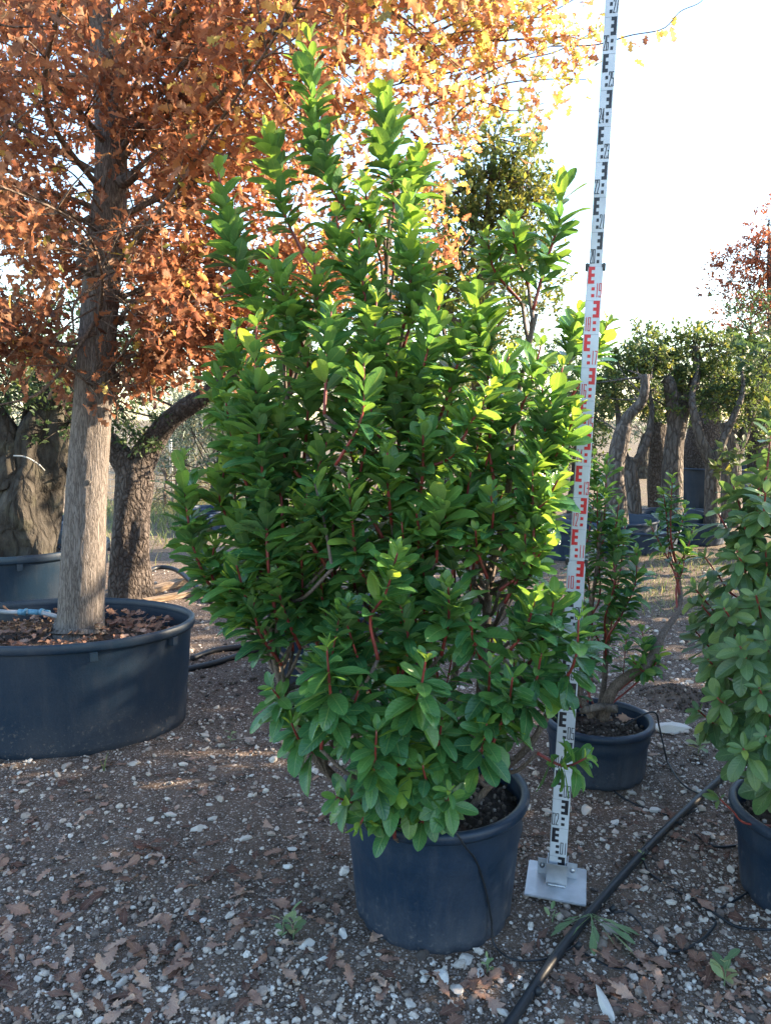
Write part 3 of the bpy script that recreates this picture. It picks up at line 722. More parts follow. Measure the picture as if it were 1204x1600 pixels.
for k, pts in enumerate([[(230, 1062), (290, 1048), (340, 1035), (400, 1018), (470, 1010)], [(300, 1030), (335, 1018), (380, 1012), (440, 1002), (500, 998)]]):
    ground_tube('irrigation_pipe', pts, .020, 'pipe', ['black pipe lying behind the wide oak tub towards the tall shrub', 'second black pipe close behind the first near the oak tub'][k], 'pipe')
hz = thing('hose', (BP[0], BP[1], .5), 'grey hose with blue connector lying inside the oak tub', 'hose')
q = [P(-60, 950, 4.02), P(10, 956, 4.0), P(60, 957, 3.98), P(100, 965, 3.95), P(160, 972, 4.0)]
b = np.array(hz.location); g = Geo(); V, F = tube(q, .012, 10, 40); g.add(V - b, F); part('hose_pipe', g.mesh('hose_pipe'), MA['grey_hose'], hz)
for (u, v, w_) in ((30, 38, .016), (40, 42, .02), (46, 62, .015), (64, 68, .019), (70, 78, .012)):
    g = Geo(); V, F = tube([P(u, 956, 3.985) - b, P(v, 957, 3.98) - b], w_, 14, 4); g.add(V, F); part('connector', g.mesh('connector'), MA['blue_fit'], hz)

# ------------------------------------------------------------------ the tall shrub and its kin
GA = 2.39996
def shoot_leaves(L, pts, leafy, S, gap=.0115, a0=22, a1=72, droop=.0, hue_tip=.8, hue=.3, hr=.16, nt_=6, ph=None, rng=R, drop=.1, young_lit=.06):
    """leaves spiralling down a twig; pts run tip -> base"""
    C = crom(pts, 60); ds = np.concatenate([[0], np.cumsum(np.linalg.norm(np.diff(C, axis=0), axis=1))])
    leafy = min(leafy, ds[-1]); n = max(5, int(leafy / gap))
    s = np.sort(np.concatenate([[0.001, .003, .005, .008, .012], rng.uniform(0, leafy, max(1, n - 5)) * .3 + np.linspace(.012, leafy, max(1, n - 5)) * .7]))
    p = np.stack([np.interp(s, ds, C[:, k]) for k in range(3)], 1)
    T = nrm(-np.stack([np.interp(s, ds, np.gradient(C[:, k], ds)) for k in range(3)], 1))
    ref = nrm(np.cross(T, np.array([.3, .9, .2]))); ref2 = np.cross(T, ref)
    m = len(s); az = np.arange(m) * GA + (rng.uniform(0, 6.28) if ph is None else ph) + rng.normal(0, .25, m)
    rad = ref * np.cos(az)[:, None] + ref2 * np.sin(az)[:, None]
    f = np.clip(s / max(leafy, .12), 0, 1)
    a = np.radians(a0 + (a1 - a0) * f ** .55 + rng.normal(0, 10, m))
    d = T * np.cos(a)[:, None] + rad * np.sin(a)[:, None]
    d[:, 2] -= droop * f * rng.uniform(.5, 1.3, m)
    d = nrm(d)
    nn = T - (T * d).sum(1)[:, None] * d + np.array([0, 0, .30]) + rng.normal(0, .24, (m, 3))
    sz = S * (.42 + .58 * np.clip(s / .075, 0, 1) ** .7) * np.clip(rng.normal(.95, .17, m), .5, 1.3)
    h = np.clip(hue + (hue_tip - hue) * np.exp(-s / young_lit) + rng.normal(0, hr, m), 0, 1)
    h = np.where(rng.uniform(0, 1, m) < .008, .99, h)
    k_ = (rng.uniform(0, 1, m) > drop) | (s < .015)
    L.add(p[k_], d[k_], nn[k_], sz[k_], h[k_], rng.integers(0, nt_, m)[k_])

SB = np.array([MP[0], MP[1], .34])
sh = thing('evergreen_shrub', SB, 'tall evergreen shrub with glossy leaves on red twigs beside the measuring staff', 'shrub')
STEMS = [
    [(640, 1300, 2.33), (560, 1250, 2.28), (480, 1165, 2.25), (435, 1050, 2.25), (425, 960, 2.3), (430, 800, 2.4), (440, 650, 2.45), (500, 450, 2.5)],
    [(665, 1300, 2.33), (640, 1150, 2.35), (615, 1010, 2.35), (625, 850, 2.4), (645, 720, 2.36), (605, 550, 2.5), (605, 400, 2.5), (610, 330, 2.5)],
    [(690, 1300, 2.33), (742, 1140, 2.38), (757, 1000, 2.4), (765, 910, 2.4), (792, 780, 2.4), (805, 640, 2.4), (838, 490, 2.37)],
    [(705, 1300, 2.31), (775, 1215, 2.24), (830, 1160, 2.18), (870, 1085, 2.14)],
    [(670, 1300, 2.4), (700, 1100, 2.6), (740, 900, 2.7), (720, 700, 2.75), (690, 500, 2.7)],
    [(650, 1300, 2.3), (605, 1255, 2.12), (565, 1170, 2.05), (530, 1080, 2.02)],
    [(655, 1300, 2.36), (560, 1120, 2.6), (520, 900, 2.7), (520, 650, 2.7)]]
stem_pts = []
SR = [.017, .016, .018, .012, .012, .010, .012]
for q, r in zip(STEMS, SR):
    pts = np.array([P(*a) for a in q]); C = crom(pts, 60); stem_pts.append(C)
    g = Geo(); V, F = tube(pts - SB, [r, r * .92, r * .8, r * .65, r * .45, r * .3][:max(2, len(pts))], 10, 70, .10, 30, 3, .0012); g.add(V, F)
    part('stem', g.mesh('shrub_stem'), MA['stem_bark'], sh)
ALLST = np.concatenate(stem_pts)
SH = [
    (2.45, .72, [(485, 60), (488, 150), (497, 230), (522, 300), (560, 338), (600, 352)]),
    (2.50, .46, [(597, 145), (605, 220), (615, 290), (612, 350)]),
    (2.50, .34, [(418, 205), (430, 260), (440, 320), (455, 360), (510, 470)]),
    (2.40, .58, [(340, 265), (355, 340), (370, 420), (400, 480), (440, 560)]),
    (2.13, .85, [(400, 505), (398, 600), (405, 700), (412, 800), (416, 890), (428, 980)]),
    (2.25, .52, [(285, 715), (292, 800), (305, 870), (340, 940), (420, 1000)]),
    (2.60, .30, [(655, 235), (645, 300), (630, 360)]),
    (2.20, .52, [(690, 460), (670, 540), (652, 620), (645, 700)]),
    (2.35, .46, [(880, 280), (873, 350), (856, 410), (838, 480)]),
    (2.40, .24, [(800, 345), (808, 390), (830, 440)]),
    (2.34, .20, [(915, 395), (880, 420), (850, 460)]) if False else (2.42, .2, [(760, 370), (775, 420), (820, 470)]),
    (2.10, .34, [(768, 605), (740, 655), (705, 715), (655, 735)]),
    (2.20, .42, [(880, 570), (862, 650), (830, 725), (800, 790)]),
    (2.20, .36, [(795, 555), (775, 630), (768, 700), (780, 780)]),
    (2.30, .40, [(740, 440), (750, 520), (768, 600), (790, 690)]),
    (2.00, .26, [(622, 860), (602, 930), (578, 975), (590, 1040)]),
    (1.96, .30, [(510, 1012), (515, 1090), (520, 1160)]),
    (1.96, .30, [(665, 1030), (655, 1090), (635, 1150)]),
    (1.92, .32, [(588, 1140), (585, 1215), (590, 1265)]),
    (1.96, .12, [(702, 1235), (700, 1258), (685, 1275)]),
    (2.00, .30, [(800, 1058), (795, 1110), (770, 1180)]),
    (2.06, .14, [(918, 1185), (885, 1205), (845, 1190)]),
    (2.05, .30, [(905, 965), (900, 1035), (875, 1100)]),
    (2.05, .14, [(735, 968), (740, 1000), (755, 1040)]),
    (2.05, .22, [(835, 935), (822, 990), (790, 1040)]),
    (2.10, .16, [(742, 828), (748, 865), (765, 910)]),
    (2.10, .18, [(852, 848), (830, 890), (785, 930)]),
    (2.10, .36, [(545, 755), (550, 820), (560, 890), (600, 960)]),
    (2.15, .42, [(582, 620), (572, 690), (562, 770), (600, 850)]),
    (2.20, .42, [(588, 470), (582, 560), (576, 640), (610, 720)]),
    (2.30, .36, [(520, 500), (530, 580), (540, 660)]),
    (2.30, .36, [(640, 365), (642, 430), (630, 510)]),
    (2.32, .32, [(560, 370), (566, 440), (580, 530)]),
    (2.30, .36, [(480, 560), (480, 640), (470, 730)]),
    (2.32, .30, [(455, 455), (452, 520), (450, 600)]),
    (2.25, .32, [(352, 625), (362, 700), (390, 790)]),
    (2.20, .34, [(470, 850), (470, 930), (455, 1000)]),
    (2.15, .26, [(370, 880), (385, 950), (420, 1010)]),
    (2.15, .22, [(425, 1075), (450, 1120), (480, 1170)]),
    (2.10, .20, [(455, 1130), (470, 1170), (500, 1200)]),
    (2.02, .22, [(525, 1245), (555, 1262), (600, 1275)]),
    (1.98, .2, [(560, 1290), (580, 1270), (610, 1262)]),
    (2.70, .26, [(950, 505), (925, 570), (880, 650)]),
    (2.62, .30, [(905, 485), (893, 560), (860, 640)]),
    (2.55, .34, [(700, 640), (690, 720), (680, 800)]),
    (2.20, .30, [(735, 735), (725, 800), (700, 860)]),
    (2.12, .26, [(650, 800), (655, 850), (640, 900)]),
    (2.0, .24, [(760, 1130), (755, 1180), (745, 1220)]),
    (2.0, .24, [(640, 1190), (640, 1230), (645, 1270)]),
    (2.02, .26, [(690, 1120), (685, 1180), (680, 1230)]),
    (2.05, .24, [(845, 1020), (835, 1080), (800, 1130)]),
    (2.1, .22, [(870, 750), (850, 790), (800, 830)]),
    (2.2, .3, [(900, 640), (880, 700), (840, 760)]),
    (2.3, .3, [(540, 610), (545, 690), (560, 770)]),
    (2.2, .3, [(500, 900), (505, 960), (520, 1030)]),
    (2.38, .3, [(525, 335), (535, 400), (560, 470)]), (2.42, .28, [(570, 285), (575, 340), (595, 400)]), (2.36, .3, [(635, 300), (632, 360), (615, 420)]), (2.3, .34, [(665, 395), (655, 460), (630, 540)]),
    (2.3, .3, [(490, 410), (495, 470), (510, 540)]), (2.26, .3, [(720, 510), (715, 570), (690, 650)]), (2.28, .3, [(845, 540), (830, 600), (805, 670)]), (2.3, .3, [(430, 400), (440, 460), (470, 540)]), (2.2, .34, [(620, 560), (618, 630), (625, 720)]),
]
rgs = np.random.default_rng(5)
for (px, py, yy) in [(620, 1095, 1.98), (560, 1075, 2.0), (765, 1040, 2.05), (610, 1205, 1.98), (660, 1195, 1.98), 
                     (605, 705, 2.1), (690, 765, 2.1), (480, 770, 2.12), (765, 765, 2.12), (625, 945, 2.05), (700, 915, 2.06), (545, 945, 2.06), (865, 930, 2.1), (430, 905, 2.15), (660, 660, 2.12), (510, 690, 2.14), (820, 830, 2.1), (845, 700, 2.15), (440, 640, 2.16), (335, 850, 2.25), (350, 735, 2.28), (375, 800, 2.2), (345, 570, 2.34), (370, 510, 2.36), (360, 900, 2.2), (395, 930, 2.15)]:
    SH.append((yy, .30 if py < 1000 else .22, [(px, py), (px + rgs.normal(0, 8), py + 60), (px + (650 - px) * .16, py + 120)]))
# inner shoots that fill the shrub's body
POLY = np.array([(480, 440), (560, 420), (640, 420), (700, 500), (760, 590), (830, 580), (885, 640), (893, 700), (900, 800), (890, 900), (905, 1000), (890, 1080), (840, 1110), (810, 1170), (740, 1220), (690, 1245), (600, 1250), (540, 1260), (500, 1220), (450, 1160), (420, 1100), (410, 1040), (345, 950), (310, 880), (345, 800), (345, 650), (350, 590), (390, 490), (440, 420)], float)
def inside(px, py, poly):
    c = False; j = len(poly) - 1
    for i in range(len(poly)):
        (xi, yi), (xj, yj) = poly[i], poly[j]
        if (yi > py) != (yj > py) and px < (xj - xi) * (py - yi) / (yj - yi) + xi: c = not c
        j = i
    return c
fill = []
while len(fill) < 100:
    px, py = rgs.uniform(280, 930), rgs.uniform(320, 1265)
    if not inside(px, py, POLY): continue
    e = math.sqrt(max(.05, 1 - ((px - 625) / 340) ** 2)); tt = max(.2, min(1, (py - 250) / 300))
    yy = 2.42 + rgs.uniform(-.40, .62) * e * tt
    if py > 1000: yy = min(yy, 2.75)
    tip = P(px, py, yy); out = nrm(np.array([tip[0] - MP[0], tip[1] - MP[1], 0])) * rgs.uniform(.0, .3)
    ln = rgs.uniform(.24, .42); b_ = tip - nrm(np.array([0, 0, 1.]) + out + rgs.normal(0, .12, 3)) * ln
    if b_[2] < .45: continue
    bx, by, _ = project(b_[None]); 
    if not inside(bx[0], min(by[0], 1240), POLY): continue
    if px < 480 and py > 880 and rgs.random() < .5: continue
    fill.append((tip, (tip + b_) / 2 + rgs.normal(0, .012, 3), b_, ln))
L = Leaves()
def twig(pts, r0, r1, parent, base, mat='red_twig'):
    g = Geo(); V, F = tube(pts - base, [r0, (r0 + r1) / 2, r1], 7, max(8, len(pts) * 6)); g.add(V, F)
    part('twig', g.mesh('twig'), MA[mat], parent)
def side_branch(a, c_, parent, base):
    u = c_ - a; l_ = np.linalg.norm(u)
    if l_ < .01: return
    g = Geo(); V, F = tube(np.array([a, a + u * .5 + np.array([0, 0, -.12 * l_]), c_]) - base, [.005, .006, .007], 7, 10); g.add(V, F)
    part('side_branch', g.mesh('side_branch'), MA['stem_bark'], parent)
def connect(b_, stems, down=.12):
    d = np.linalg.norm(stems - b_, axis=1) + 2.0 * np.maximum(stems[:, 2] - (b_[2] - down), 0)
    return stems[np.argmin(d)]
for Yd, leafy, q in SH:
    pts = np.array([P(px, py, Yd + .0 * k) for k, (px, py) in enumerate(q)])
    pts[:, 1] += np.linspace(0, .06, len(pts)) + rgs.normal(0, .006, len(pts))
    z = pts[0, 2]; low = z < 1.05
    shoot_leaves(L, pts, leafy, rgs.uniform(.082, .094) if not low else rgs.uniform(.085, .100), .0047 if not low else .0050, 26 if not low else 38, 64 if not low else 92, .02 if not low else .30,
                 .88 if z > 1.1 else .66, .36 if z > 1.2 else .30, rng=rgs, young_lit=.10 if z > 1.1 else .06)  # upper shoots: yellower, longer tip hue, young growth plus sunlight put into the colour
    twig(pts, .0026, .0055, sh, SB); side_branch(pts[-1], connect(pts[-1], ALLST), sh, SB)
for tip, mid, b_, ln in fill:
    low = tip[2] < 1.05
    shoot_leaves(L, np.array([tip, mid, b_]), ln * .9, rgs.uniform(.078, .094), .0060, 26, 68 if not low else 92, .04 if not low else .3, .6, .26, rng=rgs)
    twig(np.array([tip, mid, b_]), .0022, .005, sh, SB, 'red_twig' if ln > .26 else 'stem_bark'); side_branch(b_, connect(b_, ALLST), sh, SB)
L.done()
L.filt((L.p[:, 2] > .42) | (np.hypot(L.p[:, 0] - MP[0], L.p[:, 1] - MP[1]) < .24))
leaf_parts(sh, SB, L, ARB, MA['arbutus'], 300, lo=ARB_S)

# the shrub with a bent trunk in the low pot behind the staff
B2 = np.array([SPT[0], SPT[1], .2])
s2 = thing('evergreen_shrub', B2, 'sparse evergreen shrub with bent bare trunk in the low navy pot', 'shrub')
Q2 = [[(925, 1120, 3.27), (905, 1080, 3.3), (915, 1000, 3.35), (930, 900, 3.35), (940, 800, 3.35)],
      [(940, 1125, 3.29), (955, 1080, 3.3), (990, 1050, 3.3), (1012, 1035, 3.3), (1035, 990, 3.4), (1060, 950, 3.55), (1060, 905, 3.65), (1048, 850, 3.7)],
      [(935, 1120, 3.3), (945, 1050, 3.4), (950, 960, 3.4), (985, 890, 3.4)],
      [(925, 1118, 3.3), (890, 1050, 3.45), (880, 950, 3.5), (910, 850, 3.5)]]
st2 = []
for q, r in zip(Q2, (.016, .022, .013, .012)):
    pts = np.array([P(*a) for a in q]); st2.append(crom(pts, 40))
    g = Geo(); V, F = tube(pts - B2, [r * 1.3, r, r * .85, r * .5, r * .3], 10, 60, .10, 25, 8, .001); g.add(V, F); part('stem', g.mesh('shrub_stem'), MA['stem_bark'], s2)
g = Geo(); V, F = tube([P(905, 1112, 3.25) - B2, P(935, 1105, 3.24) - B2, P(962, 1108, 3.25) - B2], [.014, .018, .02], 10, 20, .15, 30, 2); g.add(V, F); part('cut_stub', g.mesh('cut_stub'), MA['pale_bark'], s2)
st2 = np.concatenate(st2)
L = Leaves(); r2 = np.random.default_rng(21)
for Yd, leafy, q in [(3.3, .55, [(967, 785), (962, 850), (955, 910), (948, 970)]), (3.3, .36, [(992, 860), (990, 910), (975, 955), (950, 1000)]), (3.35, .5, [(930, 765), (935, 850), (935, 930)]),
                     (3.4, .4, [(905, 830), (915, 900), (925, 980)]), (3.35, .4, [(1003, 985), (1003, 1030), (1005, 1060)]), (3.3, .14, [(985, 1030), (1000, 1045), (1010, 1040)]), (3.35, .2, [(1030, 1020), (1020, 1035), (1008, 1045)]),
                     (3.7, .35, [(1030, 770), (1040, 810), (1048, 860)]), (3.7, .22, [(1075, 790), (1062, 830), (1050, 870)]), (3.65, .22, [(1085, 830), (1070, 860), (1056, 890)]), (3.7, .2, [(1015, 820), (1035, 860), (1052, 895)]), (3.6, .16, [(1075, 865), (1065, 890), (1058, 920)]), (3.65, .2, [(1050, 745), (1048, 790), (1048, 840)]),
                     (3.4, .3, [(950, 720), (945, 790), (940, 860)]), (3.5, .3, [(925, 710), (925, 780), (915, 860)]), (3.4, .4, [(960, 900), (955, 970), (945, 1040)]), (3.4, .3, [(915, 960), (915, 1020), (915, 1070)]), (3.3, .2, [(985, 920), (970, 960), (950, 1000)])]:
    pts = np.array([P(px, py, Yd) for px, py in q])
    pts[:, 1] += r2.normal(0, .02, len(pts))
    shoot_leaves(L, pts, leafy, r2.uniform(.068, .082), .0062, 25, 75, .1, .75, .22, rng=r2)
    c_ = connect(pts[-1], st2); twig(np.vstack([pts, c_]), .0022, .0055, s2, B2)
for k in range(12):
    px, py = r2.uniform(890, 990), r2.uniform(800, 1040); tip = P(px, py, r2.uniform(3.25, 3.6)); b_ = tip - nrm(np.array([tip[0] - SPT[0], tip[1] - SPT[1], 1.2])) * .22
    shoot_leaves(L, np.array([tip, (tip + b_) / 2, b_]), .2, .075, .008, 28, 80, .15, .5, .2, rng=r2); twig(np.array([tip, b_, connect(b_, st2)]), .002, .004, s2, B2)
L.done(); L.filt(L.p[:, 2] > .26)
leaf_parts(s2, B2, L, ARB, MA['arbutus'], 300, lo=ARB_S)

# bushy shrub in the pot by the pipe
B3 = np.array([RP[0], RP[1], .24])
s3 = thing('evergreen_shrub', B3, 'bushy evergreen shrub with soft green leaf rosettes beside the black pipe', 'shrub')
r3 = np.random.default_rng(31); st3 = []
for k in range(7):
    a = k * GA; tip = B3 + np.array([.30 * math.cos(a), .30 * math.sin(a), r3.uniform(.7, 1.15)])
    pts = np.array([B3 + np.array([.05 * math.cos(a), .05 * math.sin(a), -.02]), B3 + np.array([.16 * math.cos(a + .3), .16 * math.sin(a + .3), .35]), tip]); st3.append(crom(pts, 30))
    g = Geo(); V, F = tube(pts - B3, [.013, .009, .004], 8, 30, .08, 25, k); g.add(V, F); part('stem', g.mesh('shrub_stem'), MA['stem_bark'], s3)
st3 = np.concatenate(st3); L = Leaves()
MAN3 = [(1185, 790, 2.3), (1120, 800, 2.35), (1150, 860, 2.2), (1130, 950, 2.12), (1180, 930, 2.1), (1095, 945, 2.3), (1085, 920, 2.35), (1155, 1010, 2.0), (1105, 1030, 2.12), (1185, 1075, 1.98), (1120, 1090, 2.05), (1160, 1170, 1.95), (1140, 1130, 2.05), (1090, 1110, 2.15), (1195, 1150, 1.95), (1195, 1000, 2.05),
        (1185, 735, 2.45), (1205, 665, 2.5), (1195, 860, 2.2), (1100, 870, 2.4), (1145, 760, 2.5), (1080, 980, 2.35), (1195, 770, 2.2), (1160, 815, 2.25), (1200, 1210, 2.0)]
tips = [P(*a) for a in MAN3]
for k in range(58):
    a = r3.uniform(0, 6.28); zz = r3.uniform(.32, 1.25); rr = .46 * math.sqrt(max(.05, 1 - ((zz - .75) / .85) ** 2)) * r3.uniform(.45, 1)
    tips.append(np.array([RP[0] + rr * math.cos(a), RP[1] + rr * math.sin(a), zz]))
for tip in tips:
    c_ = connect(tip, st3, .15); dv = nrm(nrm(tip - c_) + np.array([0, 0, .45]))
    b_ = tip - dv * .14; pts = np.array([tip, tip - dv * .07, b_])
    z = tip[2]
    shoot_leaves(L, pts, .13, r3.uniform(.078, .094), .0050, 42, 98, .25, .75 if z > 1.1 else .55, .40 if z > 1.1 else .3, rng=r3); twig(np.vstack([pts, (b_ + c_) / 2, c_]), .0024, .005, s3, B3)
L.done(); L.filt(L.p[:, 2] > .37)
leaf_parts(s3, B3, L, ARB, MA['arbutus_far'], 300, lo=ARB_S)

# ------------------------------------------------------------------ the autumn oak in the wide tub
TB = np.array([BP[0] + .11, BP[1] + .05, .46])
oak = thing('oak_tree', TB, 'autumn oak with straight grey trunk and rust orange leaves in wide tub', 'tree')
tp = np.array([P(125, 992, 3.85), P(126, 970, 3.85), P(134, 800, 3.86), P(148, 600, 3.88), P(158, 450, 3.9), P(174, 280, 3.92), P(168, 150, 3.95), P(156, 20, 4.0)])
tp = np.vstack([tp, tp[-1] + np.array([.02, .03, .7]), tp[-1] + np.array([.08, .05, 1.6]), tp[-1] + np.array([.1, .05, 2.4])])
tr_ = [.150, .114, .100, .091, .086, .078, .062, .05, .038, .022, .008]
g = Geo(); V, F = tube(tp - TB, tr_, 72, 300, .03, 3, 4, .0026); g.add(V, F)
part('trunk', g.mesh('oak_trunk'), MA['oak_bark'], oak)
for (px, py, dx, dy) in [(150, 428, -.03, -.09), (190, 285, .08, -.05), (158, 640, -.02, -.06), (130, 760, .05, -.06), (168, 360, -.06, -.06)]:
    c_ = tp[np.argmin(np.abs(tp[:, 2] - P(px, py, 3.88)[2]))] * 0 + P(px, py, 3.86); g = Geo(); V, F = tube(np.array([c_, c_ + np.array([dx, dy, .02]) * .9, c_ + np.array([dx, dy, .035]) * 1.25]) - TB, [.032, .024, .019], 12, 10, .15, 40, int(px)); g.add(V, F)
    part('cut_stub', g.mesh('cut_stub'), MA['pale_bark'], oak)
TC = crom(tp, 300); TRr = np.interp(np.linspace(0, 1, 300), np.linspace(0, 1, len(tr_)), tr_)
ro = np.random.default_rng(77)
L = Leaves(); limbs = []
def zmin(r): return 1.62 + .16 * r + .22 * r * r
def leaf_cluster(p, n, spread, tdir):
    m = n; off = ro.normal(0, spread, (m, 3)); q = p + off
    d = nrm(tdir * .5 + ro.normal(0, .75, (m, 3)) + np.array([0, 0, -.45]))
    nn = ro.normal(0, 1, (m, 3)) * .9 + np.array([0, -.25, .5])
    x = q[:, 0]
    base = np.clip(.32 + .075 * (x + 1.5) + .04 * (q[:, 2] - 2.4) + ro.normal(0, .12, m), .03, .72)
    yl = ro.uniform(0, 1, m) < np.clip(.06 + .30 * (x + .8), .04, .68)
    h = np.where(yl, ro.uniform(.72, .97, m), base)
    L.add(q, d, nn, ro.uniform(.045, .088, m), h, ro.integers(0, 3, m))
tw = Geo(); br = []
nl = 74
for k in range(nl):
    f = (k + .5) / nl; z = 1.62 + (5.3 - 1.62) * f ** 1.15
    i = np.argmin(np.abs(TC[:, 2] - z)); p0 = TC[i]; az = k * GA + ro.normal(0, .3)
    if k % 3 == 0: az = ro.uniform(-.7, .5)              # extra limbs towards the light
    reach = np.interp(z, [1.5, 2.1, 3.0, 4.2, 5.4], [.85, 1.7, 2.5, 2.3, .7]) * ro.uniform(.75, 1.1)
    rise = np.interp(z, [1.5, 2.1, 3.2, 5.4], [.1, .5, .8, 1.0]) * ro.uniform(.6, 1.3)
    u = np.array([math.cos(az), math.sin(az), 0])
    side = np.array([-u[1], u[0], 0]) * ro.normal(0, .3)
    while reach > .4 and p0[2] + rise < zmin(reach) + .05: reach *= .92
    pts = np.array([p0, p0 + u * reach * .3 + np.array([0, 0, .45 * rise]) + ro.normal(0, .06, 3), p0 + (u + side * .6) * reach * .65 + np.array([0, 0, .8 * rise]) + ro.normal(0, .09, 3), p0 + (u + side) * reach + np.array([0, 0, rise])])
    r0 = min(TRr[i] * .25, .005 + .005 * reach)
    g = Geo(); V, F = tube(pts - TB, [r0, r0 * .7, r0 * .42, .003], 8, 26, .1, 15, k); g.add(V, F); part('branch', g.mesh('oak_branch'), MA['branch_bark'], oak)
    C = crom(pts, 40); limbs.append(C)
    ns = int(9 + reach * 11)
    for q in range(ns):
        t_ = ro.uniform(.06, 1.0); b0 = C[int(t_ * 39)]; ln = ro.uniform(.18, .55) * (1.15 - .4 * t_)
        dv = nrm(u * ro.uniform(.1, 1) + np.array([-u[1], u[0], 0]) * ro.choice([-1, 1]) * ro.uniform(.3, 1.1) + np.array([0, 0, ro.normal(.05, .4)]))
        e = b0 + dv * ln; rr = math.hypot(e[0] - TC[0, 0], e[1] - TC[0, 1])
        if e[2] < zmin(rr) - ro.uniform(0, .25): continue
        mid = (b0 + e) / 2 + ro.normal(0, .03, 3)
        V, F = tube(np.array([b0, mid, e]) - TB, [.0045, .003, .0015], 3, 4, cap=False); tw.add(V, F)
        for s_ in (.35, .6, .8, 1.0):
            pc = b0 + (e - b0) * s_
            leaf_cluster(pc, ro.integers(4, 9), .055, dv)
def oak_sprig(pts, r, nleaf, sp=.05):
    pts = np.array(pts); V, F = tube(pts - TB, [r, r * .6, .002], 5, 24, cap=False); tw.add(V, F)
    C = crom(pts, nleaf)
    for q in range(nleaf): leaf_cluster(C[q] + ro.normal(0, .03, 3), ro.integers(2, 6), sp, nrm(pts[-1] - pts[0]))
for q in [[(560, 170), (640, 120), (700, 75), (760, 50), (850, 20), (930, -20)], [(600, 210), (690, 150), (760, 115), (830, 95), (905, 62)], [(640, 175), (720, 148), (790, 140), (860, 128), (915, 120)], [(640, 60), (720, 25), (800, -10)], [(700, 190), (740, 165), (800, 172), (850, 160)], [(600, 60), (680, 40), (760, 5), (830, -40)], [(640, 230), (700, 225), (745, 185)], [(600, 300), (660, 280), (710, 240)], [(640, 130), (760, 90), (860, 70), (930, 40)], [(610, 330), (660, 350), (700, 370)], [(600, 420), (660, 410), (715, 390)]]:
    yy = ro.uniform(4.2, 4.7); oak_sprig([P(a[0], a[1] + ro.normal(0, 6), yy + ro.normal(0, .08)) for a in q], .006, 22, .065)
V, F = tube(np.array([P(860, 72, 4.4), P(930, 70, 4.4), P(985, 55, 4.42), P(1035, 45, 4.4), P(1062, 18, 4.42), P(1095, 2, 4.4), P(1112, -30, 4.4)]) - TB, [.004, .003, .002], 5, 30, cap=False); tw.add(V, F)
for a in [(1022, 52), (985, 68), (970, 60), (1060, 20), (900, 82), (870, 84), (840, 88), (1035, 40)]: leaf_cluster(P(*a, 4.4), 2, .03, np.array([1., 0, 0]))
# sprays hanging beside the trunk
for a, b_ in [((165, 560, 3.8), (230, 640, 3.6)), ((160, 500, 3.8), (240, 600, 3.7)), ((165, 520, 3.85), (300, 560, 3.9)), ((165, 470, 3.8), (330, 520, 4.0)), ((150, 480, 3.8), (40, 600, 3.5)), ((150, 460, 3.8), (10, 560, 3.4)), ((150, 420, 3.8), (60, 520, 3.6)), ((165, 430, 3.9), (300, 480, 3.8)), ((160, 330, 3.8), (60, 250, 3.2)), ((170, 560, 3.85), (185, 660, 3.7))]:
    a = P(*a); b_ = P(*b_); oak_sprig([a, (a + b_) / 2 + np.array([0, 0, .06]), b_], .006, 9, .04)
# bare curved lower twigs
for q in [[(150, 500, 3.8), (110, 560, 3.7), (60, 615, 3.6), (-10, 635, 3.5)], [(150, 520, 3.8), (90, 540, 3.7), (20, 525, 3.6)], [(150, 430, 3.8), (185, 425, 3.7), (120, 470, 3.6), (115, 520, 3.6)]]:
    V, F = tube(np.array([P(*a) for a in q]) - TB, [.011, .008, .004], 7, 30); tw.add(V, F)
part('twigs', tw.mesh('oak_twigs', base=(0, 0, 0)), MA['branch_bark'], oak, 'stuff')
L.done()
rr = np.hypot(L.p[:, 0] - TC[0, 0], L.p[:, 1] - TC[0, 1])
x_, y_, d_ = project(L.p)
tx = np.interp(L.p[:, 2], TC[:, 2], TC[:, 0]); ty = np.interp(L.p[:, 2], TC[:, 2], TC[:, 1])
front = (np.abs(L.p[:, 0] + .40 * (ty - L.p[:, 1]) * -1 - tx) < .19) & (L.p[:, 1] < ty) & (L.p[:, 2] < 2.85)   # few leaves grow out of the trunk's shaded face
L.filt((L.p[:, 2] > 1.3) & (d_ > 1.9) & ~(front & (ro.uniform(0, 1, len(L.p)) < .88)) & ((y_ > -60) & (x_ > -80) | (ro.uniform(0, 1, len(L.p)) < .45)))
print('oak leaves', len(L.p))
leaf_parts(oak, TB, L, OAK, MA['oak'], 300, lo=OAK_S)

